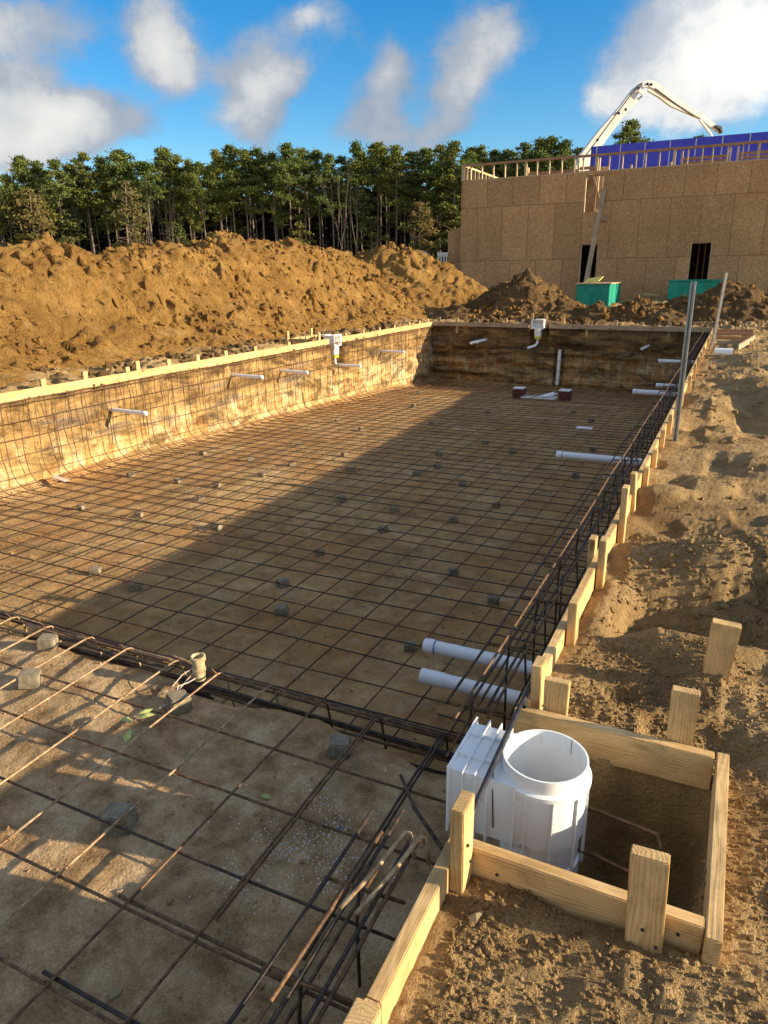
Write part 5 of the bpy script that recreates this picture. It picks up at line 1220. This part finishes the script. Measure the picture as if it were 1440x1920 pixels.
for i, (px, py, lb) in enumerate(((235, 330, 'tree with thin rusty brown leaves, left part of the wood'), (790, 372, 'low yellowish leafy tree in the sun left of the building'), (55, 345, 'brownish leafed tree near the left edge'))):
    o = au if i == 0 else copy_tree(au); P = at(px, py, y=ty(px)-4.5); o.location = (P.x, P.y, .2); s = (P.z-.2)/11.4; o.scale = (s, s, s); tag(o, lb, 'tree', 'autumn trees at the edge of the wood')
# bare trees
def bare(seed, H):
    r = random.Random(seed); root = empty('bare_tree'); mb = MB()
    def grow(p, d, L, rad, lev):
        q = p+d*L*.5+Vector((r.uniform(-.05, .05), r.uniform(-.05, .05), 0))*L; e = q+(d+Vector((r.uniform(-.15, .15), r.uniform(-.15, .15), .1))).normalized()*L*.5
        mb.tube([p, q, e], [rad, rad*.8, rad*.6], 5 if lev < 2 else 3, False)
        if lev < 5:
            for k in range(2 if lev else 3):
                az = r.uniform(0, 6.28); sp_ = r.uniform(.15, .42); nd = (d+Vector((math.cos(az)*sp_, math.sin(az)*sp_, .15))).normalized(); grow(e if k else q.lerp(e, .6), nd, L*r.uniform(.55, .78), rad*.55, lev+1)
    grow(Vector((0, 0, 0)), Vector((.03, 0, 1)).normalized(), H*.5, .075, 0); mb.obj('trunk', M_BAREBARK, root); return root
br = [bare(41, 12), bare(42, 11)]
for i, (px, py, lb) in enumerate(((638, 325, 'pale leafless tree, left one of the bare pair before the dark wood'), (660, 325, 'pale leafless tree, right one of the bare pair before the dark wood'), (268, 372, 'leafless forked tree in the left part of the wood'), (305, 350, 'thin leafless tree right of the rusty leafed one'), (778, 410, 'leaning leafless tree left of the building'))):
    o = br[i % 2] if i < 2 else copy_tree(br[i % 2]); P = at(px, py, y=ty(px)-5); o.location = (P.x, P.y, .2); s = (P.z-.2)/12.5*.85; o.scale = (s*.8, s*.8, s); o.rotation_euler.z = i*1.1; tag(o, lb, 'tree', 'bare trees at the edge of the wood')
# two trees behind the building
for i, (px, py, yy, lb) in enumerate(((1188, 214, 95, 'pine crown showing above the blue wall beneath the pump boom'), (1313, 244, 95, 'small dark pine top above the blue wall, right of the boom tip'))):
    place_tree(protos[1 if i == 0 else 2], px, py, yy, lb, 'pines beyond the building', i, hk=1.0)
# trunks inside the wood and its dark depth
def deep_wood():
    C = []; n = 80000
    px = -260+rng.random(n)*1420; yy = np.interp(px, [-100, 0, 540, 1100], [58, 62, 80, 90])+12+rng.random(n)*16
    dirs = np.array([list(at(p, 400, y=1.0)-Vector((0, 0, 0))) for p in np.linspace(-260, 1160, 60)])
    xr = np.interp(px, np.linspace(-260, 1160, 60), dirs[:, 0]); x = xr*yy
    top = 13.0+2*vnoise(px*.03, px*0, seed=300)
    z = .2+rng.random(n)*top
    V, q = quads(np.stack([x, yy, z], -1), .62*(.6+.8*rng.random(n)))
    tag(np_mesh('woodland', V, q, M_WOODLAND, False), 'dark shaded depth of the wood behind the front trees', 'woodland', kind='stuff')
    n = 26000; px = -260+rng.random(n)*1420; yy = np.interp(px, [-100, 0, 540, 1100], [58, 62, 80, 90])+rng.random(n)*9-2
    x = np.interp(px, np.linspace(-260, 1160, 60), dirs[:, 0])*yy; z = .2+rng.random(n)**2*2.2*(1+.5*vnoise(px*.05, px*0, seed=301))
    V, q = quads(np.stack([x, yy, z], -1), .22*(.6+.8*rng.random(n)))
    tag(np_mesh('undergrowth', V, q, M_SHRUB, False), 'tangled undergrowth along the foot of the wood', 'undergrowth', kind='stuff')
deep_wood()
random.seed(5)
th = None
for i in range(46):
    px = -20+i*25+random.uniform(-8, 8); yy = ty(px)+random.uniform(0, 6); P = at(px, 330, y=yy)
    if th is None:
        th = empty('thin_tree'); mb = MB(); mb.tube([(0, 0, 0), (.05, 0, 4), (-.04, .05, 8), (0, 0, 12)], [.12, .1, .08, .03], 6)
        for k in range(9):
            z = 5+k*.75; a = k*2.4; mb.tube([(0, 0, z), (math.cos(a)*1.1, math.sin(a)*1.1, z+.5)], [.025, .008], 3)
        mb.obj('trunk', M_BARK, th); o = th
    else: o = copy_tree(th)
    o.location = (P.x, P.y, .2); s = random.uniform(.75, 1.1); o.scale = (s, s, s); o.rotation_euler = (random.uniform(-.05, .05), random.uniform(-.05, .05), random.uniform(0, 6))
    tag(o, 'thin straight tree trunk showing against the dark inside of the wood', 'tree', 'thin trunks inside the wood')
